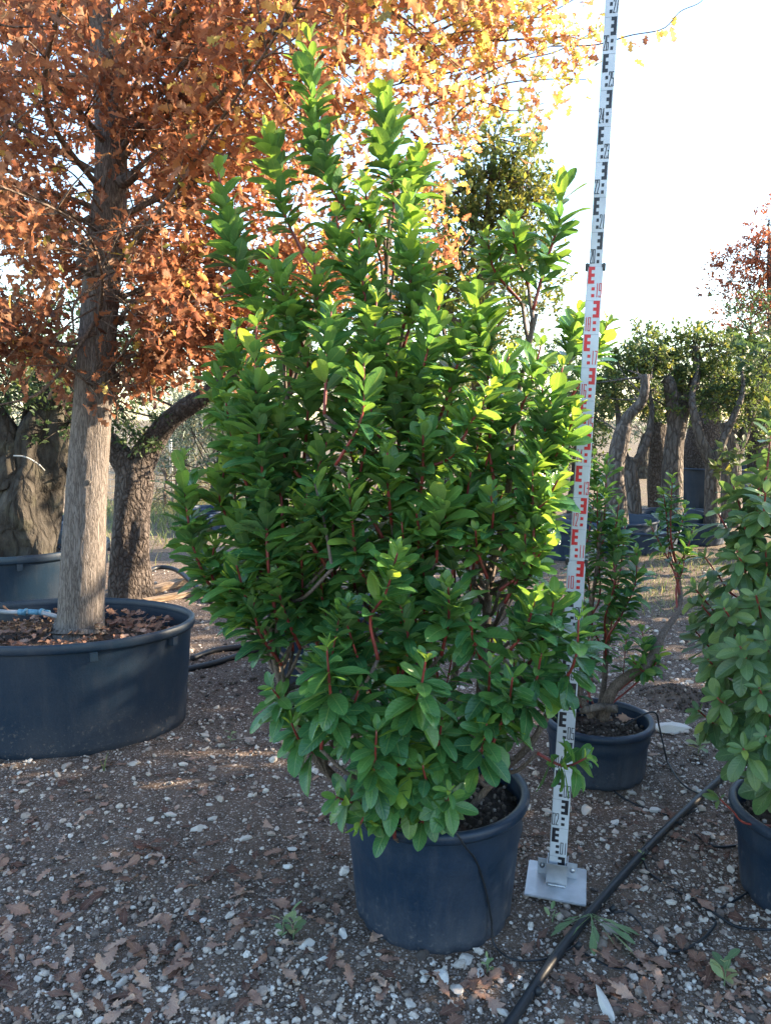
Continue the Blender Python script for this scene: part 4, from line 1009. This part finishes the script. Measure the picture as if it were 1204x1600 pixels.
# ------------------------------------------------------------------ generic trees
def tree(name, base, label, limbs, blobs, leafT, leafmat, barkmat, nleaf, lsize, rs, hue=(.35, .2), group=None, bump=.12, bfreq=4, sides=20, cat='tree', light=.25, gaps=.0, up=.3):
    """limbs: [(points, radii)], first is the trunk; blobs: [(centre, (rx, ry, rz), share)] leaf masses"""
    rg = np.random.default_rng(rs); base = np.array(base, float)
    o = thing(name, base, label, cat, group); allp = []
    for k, (pts, rad) in enumerate(limbs):
        pts = np.array(pts); g = Geo()
        V, F = tube(pts - base, rad, sides if k == 0 else 12, (90 if sides > 40 else 44) if k == 0 else 28, bump, bfreq, rs + k, .003 if rad[0] > .06 else 0); g.add(V, F)
        part('trunk' if k == 0 else 'limb', g.mesh(name + '_limb'), MA[barkmat], o); allp.append(crom(pts, 30)[10:])
    allp = np.concatenate(allp); L = Leaves(); tw = Geo()
    tot = sum(b[2] for b in blobs)
    for c, r, sh_ in blobs:
        c = np.array(c); r = np.array(r); n = max(8, int(nleaf * sh_ / tot)); per = 16; nt_ = max(2, n // per)
        a = allp[np.argsort(np.linalg.norm(allp - c, axis=1))[rg.integers(0, 12)]]
        if np.linalg.norm(a - c) > .05:
            V, F = tube(np.array([a, (a + c) / 2 + rg.normal(0, .04, 3), c]) - base, [.012, .009, .005], 6, 10, cap=False); tw.add(V, F)
        for q in range(nt_):
            v = nrm(rg.normal(0, 1, 3)) * rg.uniform(.25, 1) ** .5; e = c + v * r; m0 = c + v * r * rg.uniform(.2, .5)
            dv = nrm(nrm(v * r) + np.array([0, 0, up]) + rg.normal(0, .35, 3)); ln = rg.uniform(.10, .28) * max(.5, float(r.mean()) * 2.2)
            V, F = tube(np.array([c, m0, e, e + dv * ln * .6]) - base, [.005, .004, .003, .001], 3, 4, cap=False); tw.add(V, F)
            s_ = rg.uniform(-.35, 1, per); pp_ = e + dv * (s_ * ln)[:, None] + rg.normal(0, .02, (per, 3))
            d = nrm(dv * .6 + rg.normal(0, .7, (per, 3)) + np.array([0, 0, .1])); nn = rg.normal(0, .6, (per, 3)) + np.array([0, 0, .7])
            hh = np.clip(rg.normal(hue[0], hue[1] * .6) + rg.normal(0, hue[1] * .6, per), 0, 1)
            L.add(pp_, d, nn, rg.uniform(.7, 1.25, per) * lsize, hh, np.zeros(per))
    L.done()
    part('twigs', tw.mesh(name + '_twigs'), MA[barkmat], o, 'stuff')
    part('crown', merged(name + '_crown', L, np.arange(len(L.p)), leafT, base), MA[leafmat], o, 'stuff')
    return o
def PB(lst, Y, r, w=1.0):   # leaf masses from photo positions at a depth
    return [(P(a[0], a[1], a[2] if len(a) > 2 else Y), (r * random.uniform(.6, 1.3), r * random.uniform(.6, 1.3), r * random.uniform(.5, 1.2)), w) for a in lst]

# gnarled olive in the left tub
ob = np.array([OPT[0], OPT[1], .58])
tree('olive_tree', ob, 'old olive with thick gnarled dark trunk in the rear tub', [
    ([P(35, 880, 5.2), P(38, 850, 5.2), P(40, 790, 5.2), P(58, 720, 5.25), P(75, 660, 5.3), P(85, 610, 5.3)], [.24, .22, .20, .19, .16, .10]),
    ([P(30, 760, 5.2), P(5, 690, 5.2), P(-30, 620, 5.2), P(-60, 540, 5.2)], [.17, .13, .09, .05]),
    ([P(75, 680, 5.3), P(110, 640, 5.4), P(90, 560, 5.5)], [.09, .06, .03])],
    PB([(85, 600), (40, 640), (110, 660), (10, 600), (60, 560), (-40, 540), (-80, 480), (20, 520), (100, 560), (-60, 620)], 5.2, .28), SML, 'carob', 'olive_bark', 3200, .045, 401, (.3, .2), bump=.24, bfreq=5, sides=48)
g = Geo(); V, F = tube(np.array([P(22, 712, 4.98), P(40, 714, 4.96), P(60, 725, 5.0), P(70, 735, 5.05)]) - ob, .005, 6, 16); g.add(V, F)
part('tie_strap', g.mesh('tie_strap'), MA['white_strip'], bpy.data.objects['olive_tree'])
# carob with two limbs behind the oak
cb = G(205, 928)
tree('carob_tree', cb, 'carob with dark plated trunk and two spreading limbs behind the oak', [
    ([P(205, 935, 6.6), P(203, 880, 6.6), P(206, 800, 6.6), P(212, 745, 6.6), P(208, 705, 6.6)], [.19, .165, .155, .16, .13]),
    ([P(212, 735, 6.6), P(240, 690, 6.6), P(275, 650, 6.55), P(325, 615, 6.5), P(390, 570, 6.5), P(430, 500, 6.5)], [.14, .10, .085, .075, .05, .03]),
    ([P(205, 735, 6.6), P(170, 690, 6.6), P(115, 655, 6.6), P(60, 625, 6.6), P(20, 590, 6.6)], [.12, .09, .075, .06, .04]),
    ([P(165, 690, 6.6), P(120, 700, 6.55), P(80, 695, 6.5)], [.05, .035, .02])],
    PB([(225, 690), (205, 680), (240, 680)], 6.45, .13, .25) + PB([(60, 590), (110, 575), (30, 540), (150, 600), (90, 640), (130, 520), (200, 600), (180, 540), (60, 480), (220, 560), (345, 590), (400, 540), (440, 470), (380, 640), (190, 640), (10, 620), (480, 420), (240, 470)], 6.6, .36), SML, 'carob', 'carob_bark', 7000, .05, 402, (.3, .25), bump=.10, sides=48)
# tall upright evergreen behind the shrub
eb = G(745, 950); eb = np.array([P(745, 700, 6.2)[0], 6.2, 0])
tree('evergreen_tree', eb, 'tall upright small-leaved evergreen tree behind the tall shrub', [
    ([eb, eb + np.array([.02, 0, 1.2]), P(745, 500, 6.2), P(760, 350, 6.2), P(770, 230, 6.2)], [.07, .06, .045, .03, .01]),
    ([P(745, 560, 6.2), P(690, 470, 6.2), P(660, 400, 6.2)], [.04, .025, .01]), ([P(748, 480, 6.2), P(800, 380, 6.2), P(815, 260, 6.2)], [.03, .02, .008])],
    PB([(770, 215), (800, 240), (755, 270), (815, 280), (785, 300), (740, 330), (810, 340), (765, 350), (715, 300), (835, 310), (700, 350), (830, 380)], 6.2, .24, .8) + PB([(720, 390), (780, 400), (700, 450), (750, 450), (660, 430), (640, 500), (720, 520), (560, 500), (610, 560), (770, 520), (700, 600), (520, 470), (500, 560), (760, 600), (820, 470)], 6.2, .3), SML, 'carob', 'branch_bark', 12500, .055, 403, (.82, .25), up=1.1)

# potted carobs in the right-hand row
GR = 'potted carob trees along the right-hand row'
def gp(px, Y): return np.array([P(px, 700, Y)[0], Y, 0])
a = gp(955, 9.2); pot(a[0], 9.2, .5, .56, .36, 'wide blue pot under the leaning carob trunk', 'far_pot', soil=.3, nsoil=False)
tree('carob_tree', a + np.array([0, 0, .3]), 'leaning carob with one sawn-off bent limb', [
    ([P(962, 840, 9.2), P(962, 790, 9.2), P(960, 740, 9.2), P(968, 690, 9.2), P(975, 665, 9.2)], [.155, .125, .112, .10, .085]),
    ([P(972, 690, 9.2), P(978, 655, 9.2), P(1000, 630, 9.15), P(1006, 610, 9.1), P(1007, 585, 9.1)], [.085, .068, .06, .055, .052])],
    PB([(940, 590), (970, 575), (995, 560), (935, 620), (975, 600), (1010, 560), (925, 650), (915, 600), (1020, 560), (960, 560)], 9.7, .25), SML, 'carob', 'pale_bark', 3200, .06, 411, (.6, .25), bump=.07)
tree('carob_tree', gp(990, 9.8), 'slender forked carob behind the leaning one', [
    ([P(990, 840, 9.8), P(988, 780, 9.8), P(985, 735, 9.8), P(990, 715, 9.8)], [.12, .10, .085, .08]),
    ([P(988, 730, 9.8), P(1003, 705, 9.8), P(1012, 680, 9.8), P(1018, 640, 9.85), P(1012, 600, 9.95)], [.07, .055, .045, .03, .015]), ([P(986, 740, 9.8), P(970, 700, 9.8), P(965, 650, 9.8), P(958, 600, 9.9)], [.08, .055, .035, .015])],
    PB([(1000, 630), (1020, 610), (960, 610), (1030, 640), (960, 590), (1005, 560)], 10.2, .24), SML, 'carob', 'pale_bark', 1700, .055, 412, (.65, .25), bump=.08)
a = gp(1048, 9.9); pot(a[0], 9.9, .42, .46, .34, 'blue pot under the tall forked carob', 'far_pot', soil=.28, nsoil=False)
tree('carob_tree', a + np.array([0, 0, .28]), 'tall forked carob with grey bark and sawn stub', [
    ([P(1047, 830, 9.9), P(1049, 760, 9.9), P(1052, 700, 9.9), P(1058, 655, 9.9)], [.16, .135, .122, .118]),
    ([P(1056, 670, 9.9), P(1050, 630, 9.85), P(1045, 600, 9.8), P(1038, 592, 9.8)], [.11, .088, .08, .076]),
    ([P(1060, 660, 9.9), P(1072, 630, 9.9), P(1083, 600, 9.9), P(1088, 570, 9.9), P(1085, 540, 9.9)], [.10, .072, .06, .05, .035]),
    ([P(1060, 650, 9.95), P(1062, 610, 10.05), P(1058, 575, 10.1)], [.08, .07, .06])],
    PB([(1000, 525), (1030, 545), (1060, 560), (1085, 535), (1110, 540), (1040, 575), (1075, 575), (1020, 575), (1120, 560), (1105, 585), (1010, 545), (1065, 525), (1125, 590)], 10.0, .25), SML, 'carob', 'pale_bark', 4600, .06, 413, (.58, .25), bump=.05)
a = gp(1097, 9.55); pot(a[0], 9.55, .30, .34, .27, 'small blue pot under the pale Y-shaped carob', 'far_pot', soil=.22, nsoil=False)
tree('carob_tree', a + np.array([0, 0, .2]), 'pale smooth Y-shaped carob before the big tub', [
    ([P(1110, 825, 9.55), P(1112, 780, 9.55), P(1112, 745, 9.55), P(1115, 715, 9.55)], [.10, .095, .09, .10]),
    ([P(1113, 725, 9.55), P(1095, 690, 9.55), P(1086, 655, 9.55), P(1080, 625, 9.6), P(1084, 595, 9.7), P(1090, 570, 9.8)], [.08, .065, .05, .04, .03, .015]),
    ([P(1117, 720, 9.55), P(1130, 685, 9.55), P(1150, 640, 9.55), P(1160, 610, 9.6), P(1158, 580, 9.7)], [.08, .055, .04, .03, .015])],
    PB([(1085, 625), (1140, 610), (1165, 595), (1125, 630), (1150, 630), (1175, 625), (1085, 600)], 9.8, .24), SML, 'carob', 'pale_bark', 2600, .058, 414, (.5, .25), bump=.05)
a = gp(1120, 12.6); pot(a[0], 12.6, .66, .72, .76, 'big faded blue tub behind the Y-shaped carob', 'far_pot', soil=.66, name='plant_tub', nsoil=False)
tree('carob_tree', a + np.array([0, 0, .6]), 'thick carob trunk rising from the big faded tub', [
    ([P(1098, 755, 12.6), P(1096, 700, 12.6), P(1100, 650, 12.6), P(1105, 610, 12.6)], [.32, .28, .24, .18])],
    PB([(1100, 590), (1130, 570), (1070, 600), (1150, 600), (1090, 560), (1180, 560), (1140, 540), (1040, 590)], 12.6, .42), SML, 'carob', 'carob_bark', 3000, .07, 415, (.45, .25), bump=.08)
tree('carob_tree', gp(1145, 11.0), 'warm brown bare carob trunk right of the big tub', [
    ([P(1142, 830, 11), P(1142, 740, 11), P(1140, 700, 11), P(1135, 660, 11)], [.16, .13, .12, .1]), ([P(1141, 720, 11), P(1165, 670, 11), P(1180, 620, 11)], [.09, .07, .05])],
    PB([(1150, 620), (1185, 590), (1170, 640), (1200, 620), (1210, 570), (1190, 660), (1210, 690)], 11, .36), SML, 'carob', 'pale_bark', 3000, .065, 416, (.45, .25), bump=.08)
tree('carob_tree', gp(1030, 11.5), 'dim carob trunk between the slender and the tall forked ones', [
    ([P(1028, 830, 11.5), P(1028, 720, 11.5), P(1026, 660, 11.5)], [.17, .14, .12])], PB([(1030, 620), (1000, 600), (1050, 600), (1025, 640), (980, 570), (1060, 620)], 11.5, .34), SML, 'carob', 'carob_bark', 2400, .07, 417, (.35, .25))
tree('carob_tree', gp(1185, 12.5), 'dark green carob with dense crown beneath the rust-leaved tree', [
    ([P(1180, 830, 12.5), P(1182, 720, 12.5), P(1185, 620, 12.5)], [.2, .16, .12])], PB([(1170, 520), (1200, 500), (1160, 560), (1190, 560), (1140, 590), (1215, 560), (1180, 610), (1230, 610), (1230, 520), (1150, 620), (1210, 660)], 12.5, .48), SML, 'carob', 'carob_bark', 4600, .075, 418, (.15, .2))
tree('autumn_tree', gp(1215, 14), 'rust red autumn tree above the carob row', [
    ([P(1215, 830, 14), P(1212, 600, 14), P(1205, 450, 14), P(1200, 360, 14)], [.15, .13, .08, .02])], PB([(1200, 350), (1180, 390), (1150, 410), (1200, 420), (1170, 450), (1140, 440), (1195, 480), (1160, 490), (1215, 510), (1230, 440), (1240, 380), (1185, 530), (1250, 540)], 14, .45), SML, 'red_tree', 'branch_bark', 6500, .075, 419, (.5, .25), up=.5)
for k, (px, Y) in enumerate([(905, 11.5), (850, 12.0), (775, 12.5), (690, 12.0), (600, 12.5)]):
    b_ = gp(px, Y)
    tree('carob_tree', b_, 'leafy carob standing far behind the tall shrub', [
        ([b_, b_ + np.array([.03, 0, .9]), b_ + np.array([.1, 0, 1.6])], [.17, .14, .1])],
        [(b_ + np.array([R.normal(0, .55), R.normal(0, .4), R.uniform(1.0, 2.55)]), (.42, .42, .36), 1) for _ in range(11)], SML, 'carob', 'carob_bark', 3200, .065, 430 + k, (.42, .25), group='carobs behind the tall shrub')
for px, Y, r_, h_, lb in [(1075, 10.3, .42, .30, 'wide blue pot standing behind the small one in the row'), (885, 8.6, .38, .34, 'blue pot half hidden by the measuring staff'), (1010, 9.0, .40, .26, 'empty blue pot between the leaning and forked carobs')]:
    b_ = gp(px, Y); pot(b_[0], Y, r_ * .9, r_, h_, lb, 'far_pot', soil=h_ - .06, nsoil=False)
# off to the right: more of the same row, whose shade falls over the shrub
for k, (x_, y_, h_) in enumerate([(3.7, 3.7, 2.0), (4.6, 5.2, 3.0), (5.0, 6.6, 3.2), (5.3, 3.9, 2.6), (5.2, 1.7, 2.7), (3.9, 3.0, 1.7), (5.9, 5.0, 2.9), (4.2, 2.3, 2.1), (5.6, 7.0, 2.8), (6.2, 3.2, 2.9), (7.8, 6.2, 3.4), (4.6, .8, 2.4), (4.9, 8.6, 2.6)]):
    b_ = np.array([x_, y_, 0.]); h_ *= 1.13
    tree('carob_tree', b_, 'bushy carob standing beyond the right-hand shrub pot', [([b_, b_ + np.array([.05, 0, .8]), b_ + np.array([0, .05, h_ * .6])], [.18, .14, .09])],
         [(b_ + np.array([R.uniform(-.6, .9), R.normal(0, .5), R.uniform(.1, 1) * h_]), (.45, .45, .4), 1) for _ in range(24)], SML, 'carob', 'carob_bark', 2800, .13, 450 + k, (.4, .25), group='carobs beyond the right-hand shrub')

# ------------------------------------------------------------------ left background
b_ = gp(85, 9.2); pot(b_[0], 9.2, .30, .33, .36, 'ribbed blue-black pot behind the oak tub', 'far_pot', soil=.3, ribs=7, foot=False, nsoil=False)
tree('young_tree', b_ + np.array([0, 0, .28]), 'pale slim trunk in the ribbed pot behind the oak', [([P(85, 800, 9.2), P(84, 765, 9.2), P(85, 720, 9.2), P(92, 640, 9.2)], [.15, .10, .08, .05])],
     PB([(80, 610), (110, 590), (60, 600), (90, 560)], 9.2, .3), SML, 'carob', 'pale_bark', 900, .06, 470, (.4, .2))
b_ = gp(70, 7.6); pot(b_[0], 7.6, .42, .46, .45, 'blue tub between the olive tub and the ribbed pot', 'far_pot', soil=.38, nsoil=False)
b_ = gp(322, 10.5); pot(b_[0], 10.5, .20, .24, .34, 'small ribbed blue pot far behind the shrub', 'far_pot', soil=.28, ribs=5, foot=False, nsoil=False)
b_ = gp(345, 10.2); pot(b_[0], 10.2, .13, .16, .26, 'small grey-blue pot beside the far ribbed one', 'far_pot', soil=.2, nsoil=False)
for k, (px, Y, h_, w_) in enumerate([(335, 11.5, 1.75, .6), (280, 15, 1.9, .7), (390, 13, 2.2, .8)]):
    b_ = gp(px, Y)
    tree('olive_tree', b_, ['silvery rounded olive bush between carob and tall shrub', 'silvery olive behind the wire fence', 'tall silvery olive hidden behind the shrub'][k], [([b_, b_ + np.array([0, 0, .4]), b_ + np.array([.05, 0, .9])], [.1, .08, .05])],
         [(b_ + np.array([R.normal(0, w_ * .4), R.normal(0, w_ * .4), R.uniform(.3, 1) * h_]), (w_ * .55, w_ * .55, .4), 1) for _ in range(12)], THIN, 'olive_leaf', 'olive_bark', 4200, .085, 480 + k, (.5, .25), up=.8)
for k in range(5):
    px = [255, 300, 360, 30, 130][k]; b_ = gp(px, 13.2 + k * .3)
    tree('dry_shrub', b_, 'low dry straw-coloured shrub along the wire fence', [([b_, b_ + np.array([0, 0, .3]), b_ + np.array([.05, 0, .6])], [.03, .02, .01])],
         [(b_ + np.array([R.normal(0, .4), R.normal(0, .3), R.uniform(.1, 1.3)]), (.35, .35, .3), 1) for _ in range(9)], THIN, 'dryshrub', 'branch_bark', 1500, .08, 490 + k, (.5, .3), group='dry shrubs along the fence', cat='shrub')
for k in range(13):
    x_ = -15 + k * 2.5 + R.normal(0, .5); y_ = 19 + R.uniform(0, 5); b_ = np.array([x_, y_, 0]); h_ = R.uniform(2.0, 3.0)
    tree('olive_tree', b_, 'grey-green olive in the far orchard beyond the fence', [([b_, b_ + np.array([0, 0, .7]), b_ + np.array([.1, 0, 1.3])], [.2, .16, .1])],
         [(b_ + np.array([R.normal(0, .8), R.normal(0, .6), R.uniform(.35, 1) * h_]), (.7, .7, .5), 1) for _ in range(12)], THIN, 'olive_leaf', 'olive_bark', 2200, .15, 510 + k, (.35, .25), group='olives of the far orchard')
fn = thing('wire_fence', (-6, 14, 0), 'thin wire mesh fence on grey posts in the left background', 'fence')
fb = np.array([-6, 14, 0.])
for k in range(6):
    g = Geo(); V, F = tube([np.array([-4.5 + k * 2.2, 0, -.05]), np.array([-4.5 + k * 2.2, 0, 1.7])], .03, 10, 2); g.add(V, F); part('post', g.mesh('post'), MA['metal_post'], fn)
g = Geo()
for q in range(14): V, F = tube([np.array([-4.5, -.034, .08 + q * .12]), np.array([6.5, -.034, .08 + q * .12])], .0035, 4, 2, cap=False); g.add(V, F)
part('line_wires', g.mesh('line_wires'), MA['metal_post'], fn, 'stuff')
g = Geo()
for q in range(90): V, F = tube([np.array([-4.5 + q * .122, -.038, .05]), np.array([-4.5 + q * .122, -.038, 1.65])], .003, 4, 2, cap=False); g.add(V, F)
part('stay_wires', g.mesh('stay_wires'), MA['metal_post'], fn, 'stuff')
# planks and hose behind the oak tub
for k, (a, b_, w_, h_) in enumerate([((215, 935), (310, 905), .12, .05), ((225, 945), (330, 925), .09, .045), ((255, 922), (345, 897), .10, .06)]):
    p0 = G(*a); p1 = G(*b_); c = (p0 + p1) / 2; an = math.atan2(p1[1] - p0[1], p1[0] - p0[0])
    me = bev_box((0, 0, 0), (np.linalg.norm(p1 - p0), w_, h_), .006)
    single('plank', me, MA['wood'], (c[0], c[1], h_ / 2 + float(gz(c[0], c[1]))), ['weathered wooden plank nearest the carob foot', 'narrow weathered plank behind the oak tub rim', 'thick weathered plank farthest from the oak tub'][k], 'plank', None, (0, 0, an))
ground_tube('irrigation_hose', [(170, 925), (215, 918), (245, 906), (275, 908), (300, 922), (330, 945)], .022, 'pipe', 'black hose arching over the planks beside the carob foot', 'hose', zs=[0, .06, .1, .1, .05, 0])

# ------------------------------------------------------------------ weeds and grass
r4 = np.random.default_rng(61)
def weed(base, label, specs, T, mat, name='weed', h0=0.0, cat='weed', group=None, stalk=0):
    L = Leaves(); base = np.array(base, float)
    for (d, s_, h) in specs: L.add(base + np.array([0, 0, h0]) + r4.normal(0, .004, 3), np.array(d, float), np.array([0, 0, 1.]) + r4.normal(0, .3, 3), s_, h, 0)
    o = thing(name, base, label, cat, group)
    if stalk:
        g = Geo(); V, F = tube(np.array([[0, 0, -.005], [.004, .003, stalk * .5], [.01, -.004, stalk]]), [.0022, .0018, .001], 5, 8); g.add(V, F); part('stalk', g.mesh('stalk'), mat, o)
        for i in range(len(L.p)): L.p[i] = L.p[i] + np.array([0, 0, stalk * (.15 + .85 * i / len(L.p))])
    L.done()
    for i in range(len(L.p)):
        ob_ = bpy.data.objects.new('leaf', leaf_mesh(name + '_leaf', T, 0, round(float(L.h[i]) * 4) / 4, mat)); m = np.eye(4); m[:3, :3] = L.M[i] * L.s[i]; m[:3, 3] = L.p[i] - base
        ob_.matrix_basis = Matrix(m.tolist()); link(ob_, o)
    return o
wb = G(921, 1448); wb[2] = .04
sp_ = []
for an, l in [(200, .17), (190, .14), (215, .15), (255, .17), (268, .12), (300, .13), (325, .17), (335, .14), (345, .18), (310, .2), (180, .1), (350, .1)]:
    a_ = math.radians(an); sp_.append(((math.cos(a_), math.sin(a_) * 1.1, -.12), l * .85, r4.uniform(.1, .6)))
weed(wb, 'uprooted wilted weed with strap leaves lying across the black pipe', sp_, WEEDT, MA['weed'], 'uprooted_weed')
for (px, py, lb, n, sz) in [(458, 1470, 'yellowing oak seedling standing in the gravel left of pot', 9, .07), (360, 1158, 'tiny bright green seedling near the wide oak tub', 6, .05), (760, 1515, 'small green seedling at the foot of the tall shrub pot', 7, .035), (862, 1440, 'single green sprout beside the metal plate', 4, .04), (1130, 1545, 'pale green weed among the brown leaves', 9, .07), (440, 1465, 'thin weed sprig beside the yellowing seedling', 6, .05), (1000, 1345, 'small green sprout near the black pipe', 5, .035), (1090, 1180, 'pale wilted weed beside the large white stone', 10, .08)]:
    b_ = G(px, py); b_[2] = float(gz(b_[0], b_[1]))
    specs = [((math.cos(q * GA), math.sin(q * GA), r4.uniform(.15, 1.6)), sz * r4.uniform(.45, .85), r4.uniform(0, .9)) for q in range(n)]
    weed(b_, lb, specs, ARB_LOW[:1], MA['weed'], stalk=sz * 1.2)
b_ = G(163, 1205); weed(b_, 'upright grass blade in front of the wide oak tub', [((.05, 0, 1), .09, .2), ((-.15, .1, 1), .06, .3), ((.25, 0, .9), .05, .2)], BLADE, MA['grass'], 'grass_tuft')
L = Leaves()
for (cx, cy, sx_, sy_, n) in [(G(1030, 930)[0], G(1030, 930)[1], .45, .5, 900), (G(1060, 880)[0], G(1060, 880)[1], .4, .5, 700), (-4.2, 11.5, 1.6, 1.6, 3500), (-2.6, 12.5, 1.2, 1.2, 2200)]:
    x = r4.normal(cx, sx_, n); y = r4.normal(cy, sy_, n); m = free(x, y, .03); x, y = x[m], y[m]; n = len(x)
    L.add(np.stack([x, y, gz(x, y) - .003], 1), np.stack([r4.normal(0, .45, n), r4.normal(0, .45, n), np.ones(n)], 1), r4.normal(0, 1, (n, 3)), r4.uniform(.03, .10, n) * (1 if cx > 0 else 2), r4.uniform(0, 1, n), np.zeros(n))
L.done(); o = part('grass', merged('grass', L, np.arange(len(L.p)), BLADE, (0, 0, 0)), MA['grass'], None)
tag(o, 'thin patches of short grass between the rows', 'grass', None, 'stuff')
